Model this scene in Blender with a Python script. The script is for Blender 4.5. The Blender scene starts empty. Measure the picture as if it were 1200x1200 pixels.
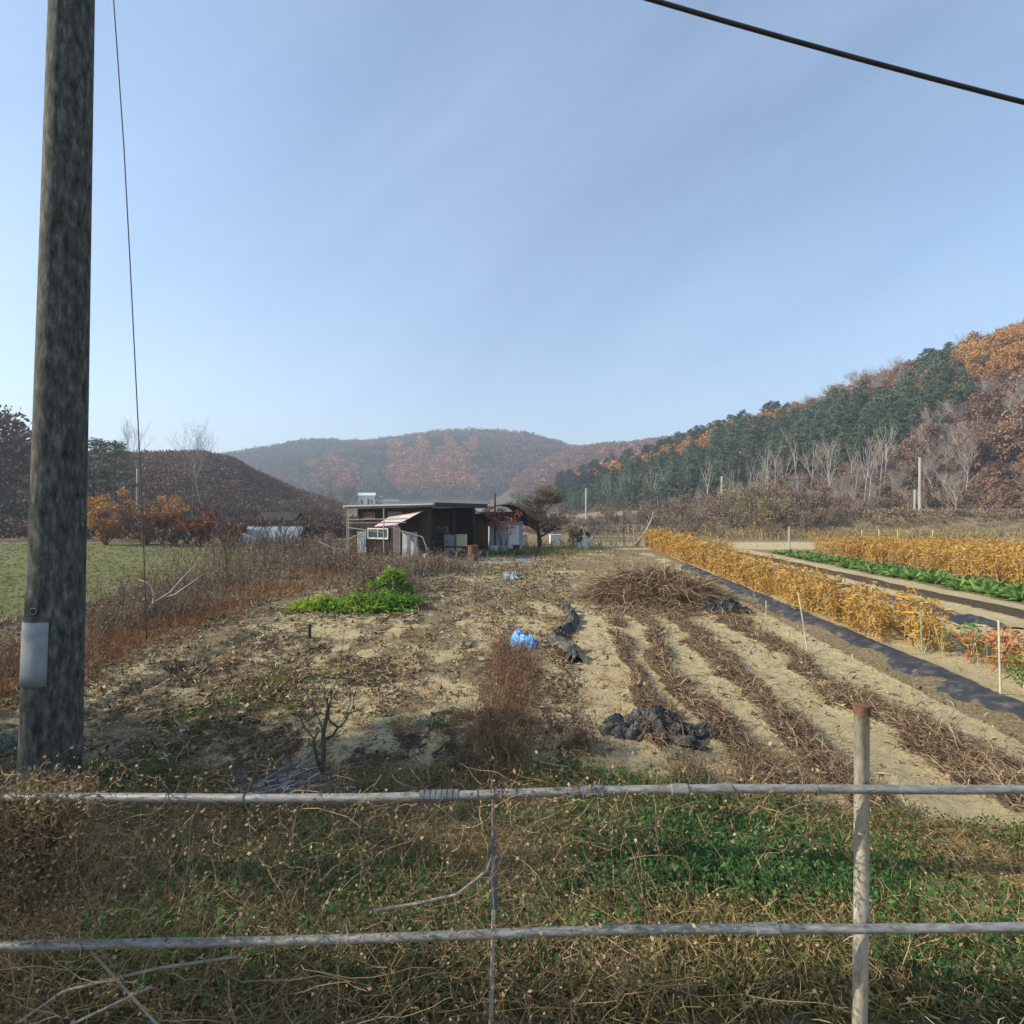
import bpy, math, random
import numpy as np
from mathutils import Vector

R = math.radians
SC = bpy.context.scene
COL = SC.collection
# ------------------------------------------------------------------ camera
CAMH = 2.8
cam = bpy.data.cameras.new('camera'); camo = bpy.data.objects.new('camera', cam); COL.objects.link(camo)
camo.location = (0, 0, CAMH); camo.rotation_euler = (R(90), 0, 0)
cam.sensor_width = 36; cam.lens = 18.0; cam.clip_start = 0.05; cam.clip_end = 12000
SC.camera = camo
# ------------------------------------------------------------------ light
SUN_AZ, SUN_EL = -97.0, 31.0          # azimuth from the view direction, minus = left
sd = bpy.data.lights.new('sun', 'SUN'); so = bpy.data.objects.new('sun', sd); COL.objects.link(so)
sd.energy = 5.0; sd.angle = R(0.7); sd.color = (1.0, 0.90, 0.72)
sv = Vector((math.sin(R(SUN_AZ)) * math.cos(R(SUN_EL)), math.cos(R(SUN_AZ)) * math.cos(R(SUN_EL)), math.sin(R(SUN_EL))))
so.rotation_euler = sv.to_track_quat('Z', 'Y').to_euler(); so.location = (-30, 0, 30)
W = bpy.data.worlds.new('World'); SC.world = W; W.use_nodes = True
wn = W.node_tree; wn.nodes.clear()
def NN(t, typ, **kw):
    n = t.nodes.new(typ)
    for k, v in kw.items(): setattr(n, k, v)
    return n
sky = NN(wn, 'ShaderNodeTexSky', sky_type='NISHITA'); sky.sun_disc = False
sky.sun_elevation = R(SUN_EL); sky.sun_rotation = R(SUN_AZ)
sky.air_density = 1.1; sky.dust_density = 0.6; sky.ozone_density = 2.0; sky.altitude = 100
tc = NN(wn, 'ShaderNodeTexCoord')
mp = NN(wn, 'ShaderNodeMapping'); mp.inputs['Rotation'].default_value = (R(10), R(-42), R(12)); mp.inputs['Scale'].default_value = (1.2, 1.2, .26); mp.vector_type = 'TEXTURE'
nz = NN(wn, 'ShaderNodeTexNoise'); nz.inputs['Scale'].default_value = 1.7; nz.inputs['Detail'].default_value = 7; nz.inputs['Roughness'].default_value = .52; nz.inputs['Distortion'].default_value = .5
rp = NN(wn, 'ShaderNodeValToRGB'); rp.color_ramp.elements[0].position = .38; rp.color_ramp.elements[1].position = .85
rp.color_ramp.elements[0].color = (.07, .07, .07, 1); rp.color_ramp.elements[1].color = (.19, .19, .19, 1)
mx = NN(wn, 'ShaderNodeMix', data_type='RGBA'); mx.inputs[7].default_value = (5.2, 6.9, 8.4, 1)
bg = NN(wn, 'ShaderNodeBackground'); bg.inputs['Strength'].default_value = .13
wo = NN(wn, 'ShaderNodeOutputWorld')
L = wn.links.new
L(tc.outputs['Generated'], mp.inputs['Vector']); L(mp.outputs[0], nz.inputs['Vector']); L(nz.outputs['Fac'], rp.inputs[0])
L(rp.outputs[0], mx.inputs[0]); L(sky.outputs[0], mx.inputs[6]); L(mx.outputs[2], bg.inputs[0]); L(bg.outputs[0], wo.inputs[0])
SC.view_settings.view_transform = 'Standard'; SC.view_settings.look = 'None'; SC.view_settings.gamma = 1
SC.view_settings.exposure = 0.68
SC.render.engine = 'CYCLES'
SC.cycles.max_bounces = 6; SC.cycles.diffuse_bounces = 2; SC.cycles.volume_bounces = 1; SC.cycles.transparent_max_bounces = 8
SC.cycles.use_denoising = True

rng = np.random.default_rng(7)
random.seed(7)
# ------------------------------------------------------------------ numpy helpers
def hsh(ix, iy, seed):
    n = (ix.astype(np.int64) * 374761393 + iy.astype(np.int64) * 668265263 + seed * 1442695041) & 0xffffffff
    n = ((n ^ (n >> 13)) * 1274126177) & 0xffffffff
    return ((n ^ (n >> 16)) & 0xffff) / 65535.0
def vnoise(x, y, s, seed=0):
    x = np.asarray(x, float) / s; y = np.asarray(y, float) / s
    ix = np.floor(x); iy = np.floor(y); fx = x - ix; fy = y - iy
    fx = fx * fx * (3 - 2 * fx); fy = fy * fy * (3 - 2 * fy)
    a = hsh(ix, iy, seed); b = hsh(ix + 1, iy, seed); c = hsh(ix, iy + 1, seed); d = hsh(ix + 1, iy + 1, seed)
    return (a * (1 - fx) + b * fx) * (1 - fy) + (c * (1 - fx) + d * fx) * fy
def fbm(x, y, s, o=4, seed=0):
    t = 0; a = .5; n = 0
    for k in range(o):
        t = t + a * vnoise(x, y, s, seed + k * 17); n += a; a *= .55; s *= .48
    return t / n
def sm(a, b, x):
    t = np.clip((np.asarray(x, float) - a) / (b - a), 0, 1); return t * t * (3 - 2 * t)
def unit(v): return v / (np.linalg.norm(v, axis=-1, keepdims=True) + 1e-9)
def rvec(n, r=None):
    r = r or rng
    return unit(r.normal(size=(n, 3)))
def P(px, py, d): return np.array([(px - 600) / 600 * d, d, CAMH - (py - 600) / 600 * d])
def proj(x, y, z): return 600 + 600 * x / y, 600 - 600 * (z - CAMH) / y
RA = math.atan(.1); RC, RS = math.cos(RA), math.sin(RA)
def uv(x, y): return x * RC - y * RS, x * RS + y * RC
def xy(u, v): return u * RC + v * RS, -u * RS + v * RC

class Geo:
    def __init__(s): s.V = []; s.F = []; s.A = []; s.M = []; s.n = 0; s.C = []
    def add(s, V, F, A=None, m=0, C=None):
        V = np.asarray(V, float).reshape(-1, 3); F = np.asarray(F, np.int64).reshape(-1, 4)
        s.V.append(V); s.F.append(F + s.n); s.n += len(V)
        s.A.append(np.full(len(V), .5) if A is None else np.broadcast_to(A, (len(V),)))
        s.M.append(np.full(len(F), m)); s.C.append(np.zeros((len(V), 3)) if C is None else C)
    def geo(s, g, loc=(0, 0, 0), rz=0, sc=1, C=None):
        c, q = math.cos(rz), math.sin(rz)
        for V, F, A, M in g.data():
            X = V * sc; X = np.stack([X[:, 0] * c - X[:, 1] * q, X[:, 0] * q + X[:, 1] * c, X[:, 2]], 1) + np.asarray(loc)
            s.V.append(X); s.F.append(F + s.n); s.n += len(X); s.A.append(A); s.M.append(M)
            s.C.append(np.zeros((len(X), 3)) if C is None else np.broadcast_to(C, (len(X), 3)))
    def data(s): return [(np.concatenate(s.V), np.concatenate(s.F), np.concatenate(s.A), np.concatenate(s.M))] if s.V else []
    # ---- shapes
    def tubes(s, p0, p1, r0, r1, k=5, A=None, m=0, caps=False):
        p0 = np.asarray(p0, float).reshape(-1, 3); p1 = np.asarray(p1, float).reshape(-1, 3); n = len(p0)
        r0 = np.broadcast_to(r0, (n,)); r1 = np.broadcast_to(r1, (n,))
        d = unit(p1 - p0); h = np.where(np.abs(d[:, 2:3]) > .9, [[1., 0, 0]], [[0, 0, 1.]])
        a = unit(np.cross(d, h)); b = np.cross(d, a)
        t = np.arange(k) * 2 * np.pi / k
        ring = np.cos(t)[None, :, None] * a[:, None] + np.sin(t)[None, :, None] * b[:, None]
        V = np.concatenate([p0[:, None] + ring * r0[:, None, None], p1[:, None] + ring * r1[:, None, None]], 1)
        i = np.arange(k); j = (i + 1) % k
        f = np.stack([i, j, j + k, i + k], 1)
        F = (f[None] + (np.arange(n) * 2 * k)[:, None, None]).reshape(-1, 4)
        AA = None if A is None else np.repeat(np.broadcast_to(A, (n,)), 2 * k)
        s.add(V.reshape(-1, 3), F, AA, m)
        if caps:
            for q in range(n):
                for o, c in ((0, p0[q]), (k, p1[q])):
                    vv = V[q, o:o + k]
                    ff = [[x, (x + 1) % k, k, k] for x in range(k)]
                    # fan of degenerate-free quads: use pairs
                    vs = np.concatenate([vv, [c]]); ff = [[x, (x + 1) % k, (x + 2) % k, k] for x in range(0, k - 1, 2)]
                    if k % 2: ff = [[x, (x + 1) % k, (x + 2) % k, k] for x in range(0, k - 1, 2)]
                    s.add(vs, ff, None if A is None else .5, m)
    def poly(s, pts, r, k=6, m=0, A=None, caps=True):
        pts = np.asarray(pts, float); n = len(pts); r = np.broadcast_to(r, (n,))
        tan = np.gradient(pts, axis=0); d = unit(tan)
        h = np.array([0, 0, 1.]) if abs(d[0][2]) < .9 else np.array([1., 0, 0])
        V = []; t = np.arange(k) * 2 * np.pi / k
        for q in range(n):
            a = unit(np.cross(d[q], h)); b = np.cross(d[q], a)
            V.append(pts[q] + (np.cos(t)[:, None] * a + np.sin(t)[:, None] * b) * r[q])
        V = np.concatenate(V); F = []
        for q in range(n - 1):
            for i in range(k):
                j = (i + 1) % k; F.append([q * k + i, q * k + j, q * k + k + j, q * k + k + i])
        if caps and k % 2 == 0:
            for o in (0, (n - 1) * k):
                for i in range(1, k - 1, 2): F.append([o, o + i, o + i + 1, o + (i + 2) % k])
        s.add(V, F, A, m)
    def box(s, c, size, rz=0, m=0, A=None, tilt=0):
        sx, sy, sz = np.array(size) / 2.
        V = np.array([[x, y, z] for x in (-sx, sx) for y in (-sy, sy) for z in (-sz, sz)])
        if tilt:
            ct, st = math.cos(tilt), math.sin(tilt); V = np.stack([V[:, 0] * ct + V[:, 2] * st, V[:, 1], -V[:, 0] * st + V[:, 2] * ct], 1)
        q, w = math.cos(rz), math.sin(rz)
        V = np.stack([V[:, 0] * q - V[:, 1] * w, V[:, 0] * w + V[:, 1] * q, V[:, 2]], 1) + np.asarray(c)
        s.add(V, [[0, 1, 3, 2], [4, 6, 7, 5], [0, 4, 5, 1], [2, 3, 7, 6], [0, 2, 6, 4], [1, 5, 7, 3]], A, m)
    def grid(s, V, nu, nv, A=None, m=0, C=None):
        i = np.arange(nu - 1)[:, None] * nv + np.arange(nv - 1)[None]
        F = np.stack([i, i + nv, i + nv + 1, i + 1], -1).reshape(-1, 4); s.add(V, F, A, m, C)
    def leaves(s, c, size, asp=.5, up=0., A=None, m=0, C=None, n0=None):
        n = len(c); size = np.broadcast_to(size, (n,))[:, None]
        a = rvec(n); nn = rvec(n) + np.array([0, 0, up]); b = unit(np.cross(a, nn))
        a = a * size * .5; b = b * size * .5 * asp
        V = np.stack([c - a, c + b - a * .1, c + a, c - b - a * .1], 1)
        AA = rng.random(n) if A is None else np.broadcast_to(A, (n,))
        CC = None if C is None else np.repeat(np.broadcast_to(C, (n, 3)), 4, 0)
        s.add(V.reshape(-1, 3), np.arange(n * 4).reshape(-1, 4), np.repeat(AA, 4), m, CC)
    def strands(s, pts, w, A=None, m=0, flat=False):
        # pts (n,k,3), w (n,)
        n, k, _ = pts.shape; w = np.broadcast_to(w, (n,))
        t = np.gradient(pts, axis=1); side = rvec(n)
        if flat: side = side * np.array([1, 1, .25])
        sd_ = unit(np.cross(t, side[:, None])); tp = (1 - .6 * np.linspace(0, 1, k) ** 2)[None, :, None] * w[:, None, None] * .5
        V = np.stack([pts - sd_ * tp, pts + sd_ * tp], 2).reshape(n, 2 * k, 3)
        q = np.arange(k - 1) * 2; f = np.stack([q, q + 1, q + 3, q + 2], 1)
        F = (f[None] + (np.arange(n) * 2 * k)[:, None, None]).reshape(-1, 4)
        AA = rng.random(n) if A is None else np.broadcast_to(A, (n,))
        s.add(V.reshape(-1, 3), F, np.repeat(AA, 2 * k), m)
    def build(s, name, mats, parent=None, smooth=False, col=False, loc=None):
        V = np.concatenate(s.V); F = np.concatenate(s.F); A = np.concatenate(s.A); M = np.concatenate(s.M)
        me = bpy.data.meshes.new(name)
        me.vertices.add(len(V)); me.vertices.foreach_set('co', V.astype(np.float32).ravel())
        me.loops.add(F.size); me.loops.foreach_set('vertex_index', F.astype(np.int32).ravel())
        me.polygons.add(len(F)); me.polygons.foreach_set('loop_start', (np.arange(len(F)) * 4).astype(np.int32))
        try: me.polygons.foreach_set('loop_total', np.full(len(F), 4, np.int32))
        except Exception: pass
        me.polygons.foreach_set('material_index', M.astype(np.int32))
        me.polygons.foreach_set('use_smooth', np.full(len(F), smooth))
        at = me.attributes.new('rnd', 'FLOAT', 'POINT'); at.data.foreach_set('value', A.astype(np.float32))
        if col:
            Cc = np.concatenate(s.C); at = me.attributes.new('tint', 'FLOAT_VECTOR', 'POINT'); at.data.foreach_set('vector', Cc.astype(np.float32).ravel())
        for mm in (mats if isinstance(mats, (list, tuple)) else [mats]): me.materials.append(mm)
        me.update(calc_edges=True); me.validate()
        o = bpy.data.objects.new(name, me); COL.objects.link(o)
        if parent: o.parent = parent
        if loc is not None: o.location = loc
        return o
def walk(p, d, length, k=5, curl=.4, grav=0., r=None):
    """n polylines starting at p going along d"""
    r = r or rng
    n = len(p); pts = [p]; d = unit(d); L_ = np.broadcast_to(length, (n,))[:, None] / (k - 1)
    for i in range(k - 1):
        d = unit(d + r.normal(size=(n, 3)) * curl + np.array([0, 0, -grav])); pts.append(pts[-1] + d * L_)
    return np.stack(pts, 1)
def tag(o, label=None, cat=None, group=None, kind=None):
    if label: o['label'] = label
    if cat: o['category'] = cat
    if group: o['group'] = group
    if kind: o['kind'] = kind
    return o
def empty(name, loc, rz=0, label=None, cat=None, group=None):
    o = bpy.data.objects.new(name, None); COL.objects.link(o); o.location = loc; o.rotation_euler = (0, 0, rz)
    o.empty_display_size = .2
    return tag(o, label, cat, group)
def dup(root, loc, rz=0, sc=1, label=None, group=None):
    r = root.copy(); COL.objects.link(r); r.location = loc; r.rotation_euler = (0, 0, rz); r.scale = (sc, sc, sc) if not isinstance(sc, tuple) else sc
    if label: r['label'] = label
    if group: r['group'] = group
    for ch in list(root.children):
        c = ch.copy(); COL.objects.link(c); c.parent = r
        for g in ch.children:
            e = g.copy(); COL.objects.link(e); e.parent = c
    return r
# ------------------------------------------------------------------ materials
def newmat(name):
    m = bpy.data.materials.new(name); m.use_nodes = True; t = m.node_tree
    b = t.nodes['Principled BSDF']; o = t.nodes['Material Output']; return m, t, b, o
def ramp(t, cols, pos=None):
    r = NN(t, 'ShaderNodeValToRGB'); e = r.color_ramp.elements
    n = len(cols); pos = pos or [i / (n - 1) for i in range(n)]
    while len(e) < n: e.new(.5)
    for i in range(n): e[i].position = pos[i]; e[i].color = (*cols[i], 1)
    return r
def noisy(name, cols, scale=5, rough=.85, bump=.2, stretch=(1, 1, 1), pos=None, metal=0, detail=6, spec=.3, bdist=.02):
    m, t, b, o = newmat(name)
    c = NN(t, 'ShaderNodeTexCoord'); mp_ = NN(t, 'ShaderNodeMapping'); mp_.inputs['Scale'].default_value = stretch
    n = NN(t, 'ShaderNodeTexNoise'); n.inputs['Scale'].default_value = scale; n.inputs['Detail'].default_value = detail; n.inputs['Roughness'].default_value = .65
    r = ramp(t, cols, pos or list(np.linspace(.3, .7, len(cols))))
    t.links.new(c.outputs['Object'], mp_.inputs[0]); t.links.new(mp_.outputs[0], n.inputs['Vector']); t.links.new(n.outputs['Fac'], r.inputs[0])
    t.links.new(r.outputs[0], b.inputs['Base Color'])
    b.inputs['Roughness'].default_value = rough; b.inputs['Metallic'].default_value = metal; b.inputs['Specular IOR Level'].default_value = spec
    if bump:
        bp = NN(t, 'ShaderNodeBump'); bp.inputs['Strength'].default_value = bump; bp.inputs['Distance'].default_value = bdist
        t.links.new(n.outputs['Fac'], bp.inputs['Height']); t.links.new(bp.outputs[0], b.inputs['Normal'])
    return m
def leafmat(name, cols, pos=None, rough=.7, trans=.25, objrand=.0, tint=False):
    m, t, b, o = newmat(name)
    a = NN(t, 'ShaderNodeAttribute', attribute_name='rnd')
    src = a.outputs['Fac']
    if objrand:
        oi = NN(t, 'ShaderNodeObjectInfo'); ma = NN(t, 'ShaderNodeMath', operation='MULTIPLY_ADD'); ma.inputs[1].default_value = objrand; ma.inputs[2].default_value = 0
        mb = NN(t, 'ShaderNodeMath', operation='MULTIPLY_ADD'); mb.inputs[1].default_value = 1 - objrand
        t.links.new(oi.outputs['Random'], ma.inputs[0]); t.links.new(src, mb.inputs[0]); t.links.new(ma.outputs[0], mb.inputs[2]); src = mb.outputs[0]
    r = ramp(t, cols, pos); t.links.new(src, r.inputs[0]); col = r.outputs[0]
    if tint:
        a2 = NN(t, 'ShaderNodeAttribute', attribute_name='tint'); mu = NN(t, 'ShaderNodeMix', data_type='RGBA', blend_type='MULTIPLY'); mu.inputs[0].default_value = 1
        t.links.new(col, mu.inputs[6]); t.links.new(a2.outputs['Vector'], mu.inputs[7]); col = mu.outputs[2]
    t.links.new(col, b.inputs['Base Color']); b.inputs['Roughness'].default_value = rough; b.inputs['Specular IOR Level'].default_value = .2
    if trans:
        tr = NN(t, 'ShaderNodeBsdfTranslucent'); ms = NN(t, 'ShaderNodeMixShader'); ms.inputs[0].default_value = trans
        t.links.new(col, tr.inputs[0]); t.links.new(b.outputs[0], ms.inputs[1]); t.links.new(tr.outputs[0], ms.inputs[2]); t.links.new(ms.outputs[0], o.inputs[0])
    return m
M = {}
M['bark'] = noisy('bark', [(.06, .045, .035), (.16, .13, .10)], 9, .9, .5, (3, 3, .6))
M['palebark'] = noisy('pale_bark', [(.20, .18, .155), (.46, .42, .37)], 6, .9, .3, (2, 2, .5))
M['amber'] = leafmat('amber_leaves', [(.24, .10, .035), (.40, .19, .055), (.48, .29, .09)], trans=.2, objrand=.3)
M['twig'] = noisy('twig', [(.12, .085, .07), (.24, .18, .15)], 5, .9, 0)
M['pine'] = leafmat('pine_needles', [(.03, .056, .034), (.075, .115, .068), (.155, .205, .115)], trans=.12, objrand=.35)
M['rust'] = leafmat('rust_leaves', [(.12, .062, .042), (.22, .12, .078), (.33, .20, .12), (.24, .18, .135)], trans=.2, objrand=.55)
M['gold'] = leafmat('golden_leaves', [(.30, .14, .04), (.44, .22, .06), (.54, .33, .10)], trans=.25, objrand=.5)
M['mauve'] = leafmat('mauve_twigs', [(.12, .08, .07), (.2, .14, .12), (.3, .22, .18)], trans=.1, objrand=.4)
M['olive'] = leafmat('olive_twigs', [(.13, .10, .06), (.23, .18, .10), (.30, .25, .14)], trans=.1, objrand=.4)
M['forest'] = leafmat('forest_leaves', [(.65, .65, .65), (1.2, 1.2, 1.2)], trans=.1, tint=True)
M['drygrass'] = leafmat('dry_grass', [(.12, .09, .04), (.26, .20, .09), (.42, .34, .17), (.28, .18, .07)], trans=.15)
M['rustgrass'] = leafmat('rust_grass', [(.16, .07, .035), (.30, .15, .07), (.42, .25, .12)], trans=.2)
M['stalk'] = leafmat('cut_stalks', [(.06, .038, .025), (.14, .085, .05), (.25, .165, .10), (.40, .31, .20)], trans=0)
M['litter'] = leafmat('plant_litter', [(.06, .043, .026), (.16, .11, .06), (.32, .24, .13), (.48, .39, .24)], trans=0)
M['redweed'] = leafmat('red_brown_weeds', [(.09, .05, .032), (.20, .11, .065), (.32, .20, .12)], trans=.05)
M['weed'] = leafmat('weed_stalks', [(.09, .06, .045), (.19, .13, .09), (.30, .22, .15)], trans=.05)
M['vine'] = leafmat('dry_vine', [(.13, .085, .045), (.28, .19, .10), (.46, .34, .20)], trans=.1)
M['vineleaf'] = leafmat('dry_vine_leaf', [(.11, .07, .035), (.26, .18, .08), (.46, .36, .21)], trans=.2)
M['green'] = leafmat('green_weed', [(.022, .055, .018), (.05, .12, .032), (.11, .22, .055)], trans=.3)
M['olivegrass'] = leafmat('olive_grass', [(.065, .075, .02), (.14, .145, .04), (.25, .23, .08)], trans=.2)
M['bright'] = leafmat('bright_leaves', [(.05, .13, .02), (.11, .25, .03), (.22, .34, .05)], trans=.35)
M['lime'] = leafmat('lime_leaves', [(.09, .18, .02), (.20, .32, .035), (.36, .42, .07)], trans=.35)
M['veg'] = leafmat('vegetable_leaves', [(.06, .12, .03), (.13, .25, .055), (.26, .38, .12)], trans=.3, objrand=.2)
M['crop'] = leafmat('dry_crop_leaves', [(.20, .10, .03), (.44, .23, .05), (.58, .36, .09), (.36, .29, .13)], trans=.3, objrand=.35)
M['croppale'] = leafmat('dry_crop_stem', [(.30, .25, .16), (.5, .42, .28)], trans=0)
M['lawn'] = leafmat('lawn', [(.12, .17, .05), (.2, .26, .09)], trans=.2)
M['grayveg'] = leafmat('grey_green_leaves', [(.10, .13, .09), (.22, .26, .19)], trans=.2)
M['concrete'] = noisy('pole_concrete', [(.022, .024, .02), (.08, .083, .072), (.19, .19, .17)], 26, .92, .9, (1.3, 1.3, .42), [.34, .52, .70], detail=9, bdist=.006)
M['palepole'] = noisy('pale_pole', [(.24, .22, .19), (.36, .34, .30)], 6, .85, .1)
M['galv'] = noisy('galvanised_pipe', [(.10, .095, .085), (.26, .255, .23), (.42, .41, .38)], 20, .55, .25, (1, 4, 4), [.28, .5, .72], metal=.35, detail=8, spec=.5, bdist=.003)
M['post'] = noisy('weathered_post_paint', [(.22, .17, .12), (.40, .36, .28), (.52, .48, .39)], 24, .75, .3, (2, 2, .8), [.3, .45, .7], detail=8, bdist=.003)
M['rustcap'] = noisy('rusted_cap', [(.08, .04, .025), (.20, .10, .06)], 30, .9, .3)
M['coupler'] = noisy('pipe_coupler', [(.08, .085, .095), (.17, .18, .2)], 20, .6, .2)
M['plate'] = noisy('grey_plate', [(.17, .20, .22), (.27, .30, .32)], 12, .6, .15, spec=.5)
M['blackplastic'] = noisy('black_mulch_film', [(.010, .011, .013), (.025, .026, .030), (.14, .115, .08)], 4, .62, .6, bdist=.03, spec=.6)
M['bluebag'] = noisy('blue_bag', [(.02, .18, .5), (.08, .36, .75), (.45, .62, .8)], 4, .35, .4, spec=.6)
M['cable'] = noisy('black_cable', [(.02, .022, .026), (.04, .042, .05)], 10, .6, 0)
M['greycable'] = noisy('grey_wire', [(.07, .07, .075), (.13, .13, .14)], 10, .6, 0)
M['wood'] = noisy('dark_boards', [(.025, .018, .014), (.07, .05, .038)], 9, .9, .3, (5, 5, .6))
M['roofgrey'] = noisy('roof_sheet', [(.13, .12, .115), (.22, .2, .19)], 5, .8, .1)
M['roofdark'] = noisy('roof_edge', [(.03, .028, .028), (.06, .055, .055)], 5, .8, .1)
M['rustsheet'] = noisy('rusty_sheet', [(.10, .05, .03), (.22, .13, .09), (.27, .24, .21)], 4, .8, .2)
M['awning'] = noisy('awning_sheet', [(.42, .33, .32), (.6, .52, .5)], 3, .8, .1)
M['whitepaint'] = noisy('white_paint', [(.5, .52, .5), (.72, .74, .72)], 6, .6, .05)
M['greypanel'] = noisy('grey_panel', [(.26, .29, .31), (.38, .41, .43)], 5, .7, .1)
M['cream'] = noisy('cream_panel', [(.5, .46, .3), (.62, .58, .4)], 5, .7, .05)
M['red'] = noisy('red_drum', [(.10, .035, .028), (.22, .085, .065)], 8, .75, .15)
M['greentarp'] = noisy('green_tarp', [(.02, .14, .06), (.04, .25, .11)], 8, .5, .3)
M['net'] = noisy('shade_net', [(.02, .02, .022), (.05, .045, .045)], 14, .9, .2)
M['glass'], _t, _b, _o = newmat('window_glass'); _b.inputs['Base Color'].default_value = (.05, .07, .08, 1); _b.inputs['Roughness'].default_value = .08; _b.inputs['Specular IOR Level'].default_value = .8
M['bamboo'] = noisy('garden_stake', [(.33, .30, .2), (.5, .47, .34)], 10, .8, .1)
M['greenstake'] = noisy('green_stake', [(.12, .2, .16), (.2, .3, .24)], 10, .8, .1)
M['bluegrey'] = noisy('blue_grey_film', [(.16, .18, .20), (.30, .33, .37)], 5, .5, .4)
M['dirtroad'] = noisy('dirt_road', [(.3, .26, .2), (.42, .38, .3)], 1.5, .95, .2)
M['white'] = noisy('white_plastic', [(.55, .56, .56), (.75, .76, .76)], 4, .5, .05)
M['stone'] = noisy('grey_chips', [(.14, .14, .14), (.3, .3, .3)], 14, .9, .3)
M['hillsoil'] = noisy('hill_soil', [(.09, .065, .045), (.16, .115, .08), (.12, .11, .06)], .08, .95, 0)
M['farsoil'] = noisy('far_hill_soil', [(.05, .05, .035), (.10, .075, .05)], .02, .95, 0)
M['moundsoil'] = noisy('mound_soil', [(.05, .035, .03), (.10, .065, .05)], .1, .95, 0)

# ------------------------------------------------------------------ ground
def fieldedge(x): return np.interp(x, [-6, -3, -1.5, 0, 1.2, 2.6, 4, 8], [5.2, 5.2, 5.3, 5.4, 5.2, 4.5, 4.15, 3.9])
STRIPS = [(1.15, .21), (1.92, .28), (2.9, .35), (4.35, .38)]
PILE = (4.55, 16.6)
def debris_strip(x, y):
    u, v = uv(x, y); w = fbm(x, y, .9, 4, 5) - .5
    m = 0
    for c, h in STRIPS: m = np.maximum(m, 1 - sm(h * .4, h * 1.1, np.abs(u - c + w * .9)))
    return m * sm(.36, .5, fbm(x, y, 1.2, 3, 9) + .14) * (1 - sm(13, 16, y)) * sm(4.3, 5.0, y)
def gh(x, y, fine=True):
    x = np.asarray(x, float); y = np.asarray(y, float)
    u, v = uv(x, y)
    fe = fieldedge(x)
    z = .72 * (1 - sm(2.1, 1.0, 2.1 - 0) * 0) * (1 - sm(0, 1, (y - 2.0) / np.maximum(fe - 2.0, .5)))
    z = np.where(y < 2.0, .72, z)
    near = 1 - sm(25, 60, y)
    if fine:
        z = z + near * (.045 * (fbm(x, y, .16, 2, 71) - .5) * (1 - sm(9, 14, y)) + .055 * (fbm(x, y, .55, 3, 1) - .5) + .11 * (fbm(x, y, 2.4, 2, 3) - .5)) * sm(2.0, 2.5, y)
        st = debris_strip(x, y); z = z + .07 * st * near
        z = z - .16 * np.exp(-((x + 5.95) / .22) ** 2) * sm(5, 7, y) * (1 - sm(11, 14, y))
        z = z + .08 * np.exp(-((x + 5.5) / .3) ** 2) * sm(5, 7, y) * (1 - sm(11, 14, y))
        # ridges under plastic and crops
        for c, h, a in ((6.1, .45, .14), (7.5, .6, .08), (10.3, .4, .1), (12.2, .5, .12), (13.2, .35, .05), (15.2, .8, .08)):
            z = z + a * np.exp(-((u - c) / h) ** 2) * sm(4.5, 6, y) * (1 - sm(28, 34, y))
    # raised road bank on the right
    bank = sm(58, 64, y + 0.10 * (x - 60)) * sm(22, 40, x)
    z = z + 2.3 * bank
    z = z + 1.0 * sm(60, 200, y)
    return z
xs = [0.]; st_ = .05
while xs[-1] < 2500:
    if xs[-1] > 8.5: st_ = min(st_ * 1.035, 60)
    xs.append(xs[-1] + st_)
xs = np.array(xs); X1 = np.concatenate([-xs[:0:-1], xs]) + 0.8
ys = [1.2]; st_ = .045
while ys[-1] < 2600:
    if ys[-1] > 9: st_ = min(st_ * 1.014, 60)
    ys.append(ys[-1] + st_)
Y1 = np.concatenate([[-400, -100, -30, -10, -3, 0], ys])
GX, GY = np.meshgrid(X1, Y1, indexing='ij'); GZ = gh(GX, GY)
g = Geo(); g.grid(np.stack([GX, GY, GZ], -1).reshape(-1, 3), len(X1), len(Y1))
u_, v_ = uv(GX, GY)
fe = fieldedge(GX)
n1 = fbm(GX, GY, 1.3, 4, 21); n2 = fbm(GX, GY, 3.5, 3, 31); n3 = fbm(GX, GY, .5, 3, 41)
ns = fbm(GX * 1.0 + .05 * GY, GY / 4.5, .55, 4, 141)
infield = sm(-.3, .25, GY - fe)
st = debris_strip(GX, GY)
sand = infield * sm(.05, .35, u_) * (1 - sm(5.35, 5.6, u_)) * (1 - sm(14, 19, GY)) * (1 - .95 * st)
sand = np.maximum(sand, infield * .78 * sm(.36, .58, n1 * .35 + n3 * .2 + ns * .45) * sm(-7.5, -6.5, GX) * (1 - sm(.0, .4, u_)) * (1 - sm(16, 26, GY)))
sand = np.maximum(sand, np.exp(-((GX - 2.9) / 2.3) ** 2 - ((GY - 23.5) / 1.3) ** 2) * .95)
sand = np.maximum(sand, .75 * np.exp(-((GX + 5.0 - .25 * (GY - 13)) / .9) ** 2) * sm(10, 12, GY) * (1 - sm(18, 22, GY)))
sand = np.maximum(sand, .7 * sm(6.4, 6.6, u_) * (1 - sm(8.6, 8.9, u_)) * (1 - sm(30, 36, GY)) * sm(5, 7, GY))
sand = np.maximum(sand, sm(8.6, 8.9, u_) * (1 - sm(13.6, 14.0, u_)) * (1 - .9 * np.exp(-((u_ - 12.1) / .45) ** 4) * sm(.3, .5, n1 + .1)) * (1 - sm(34, 42, GY)) * sm(5, 7, GY))
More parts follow.
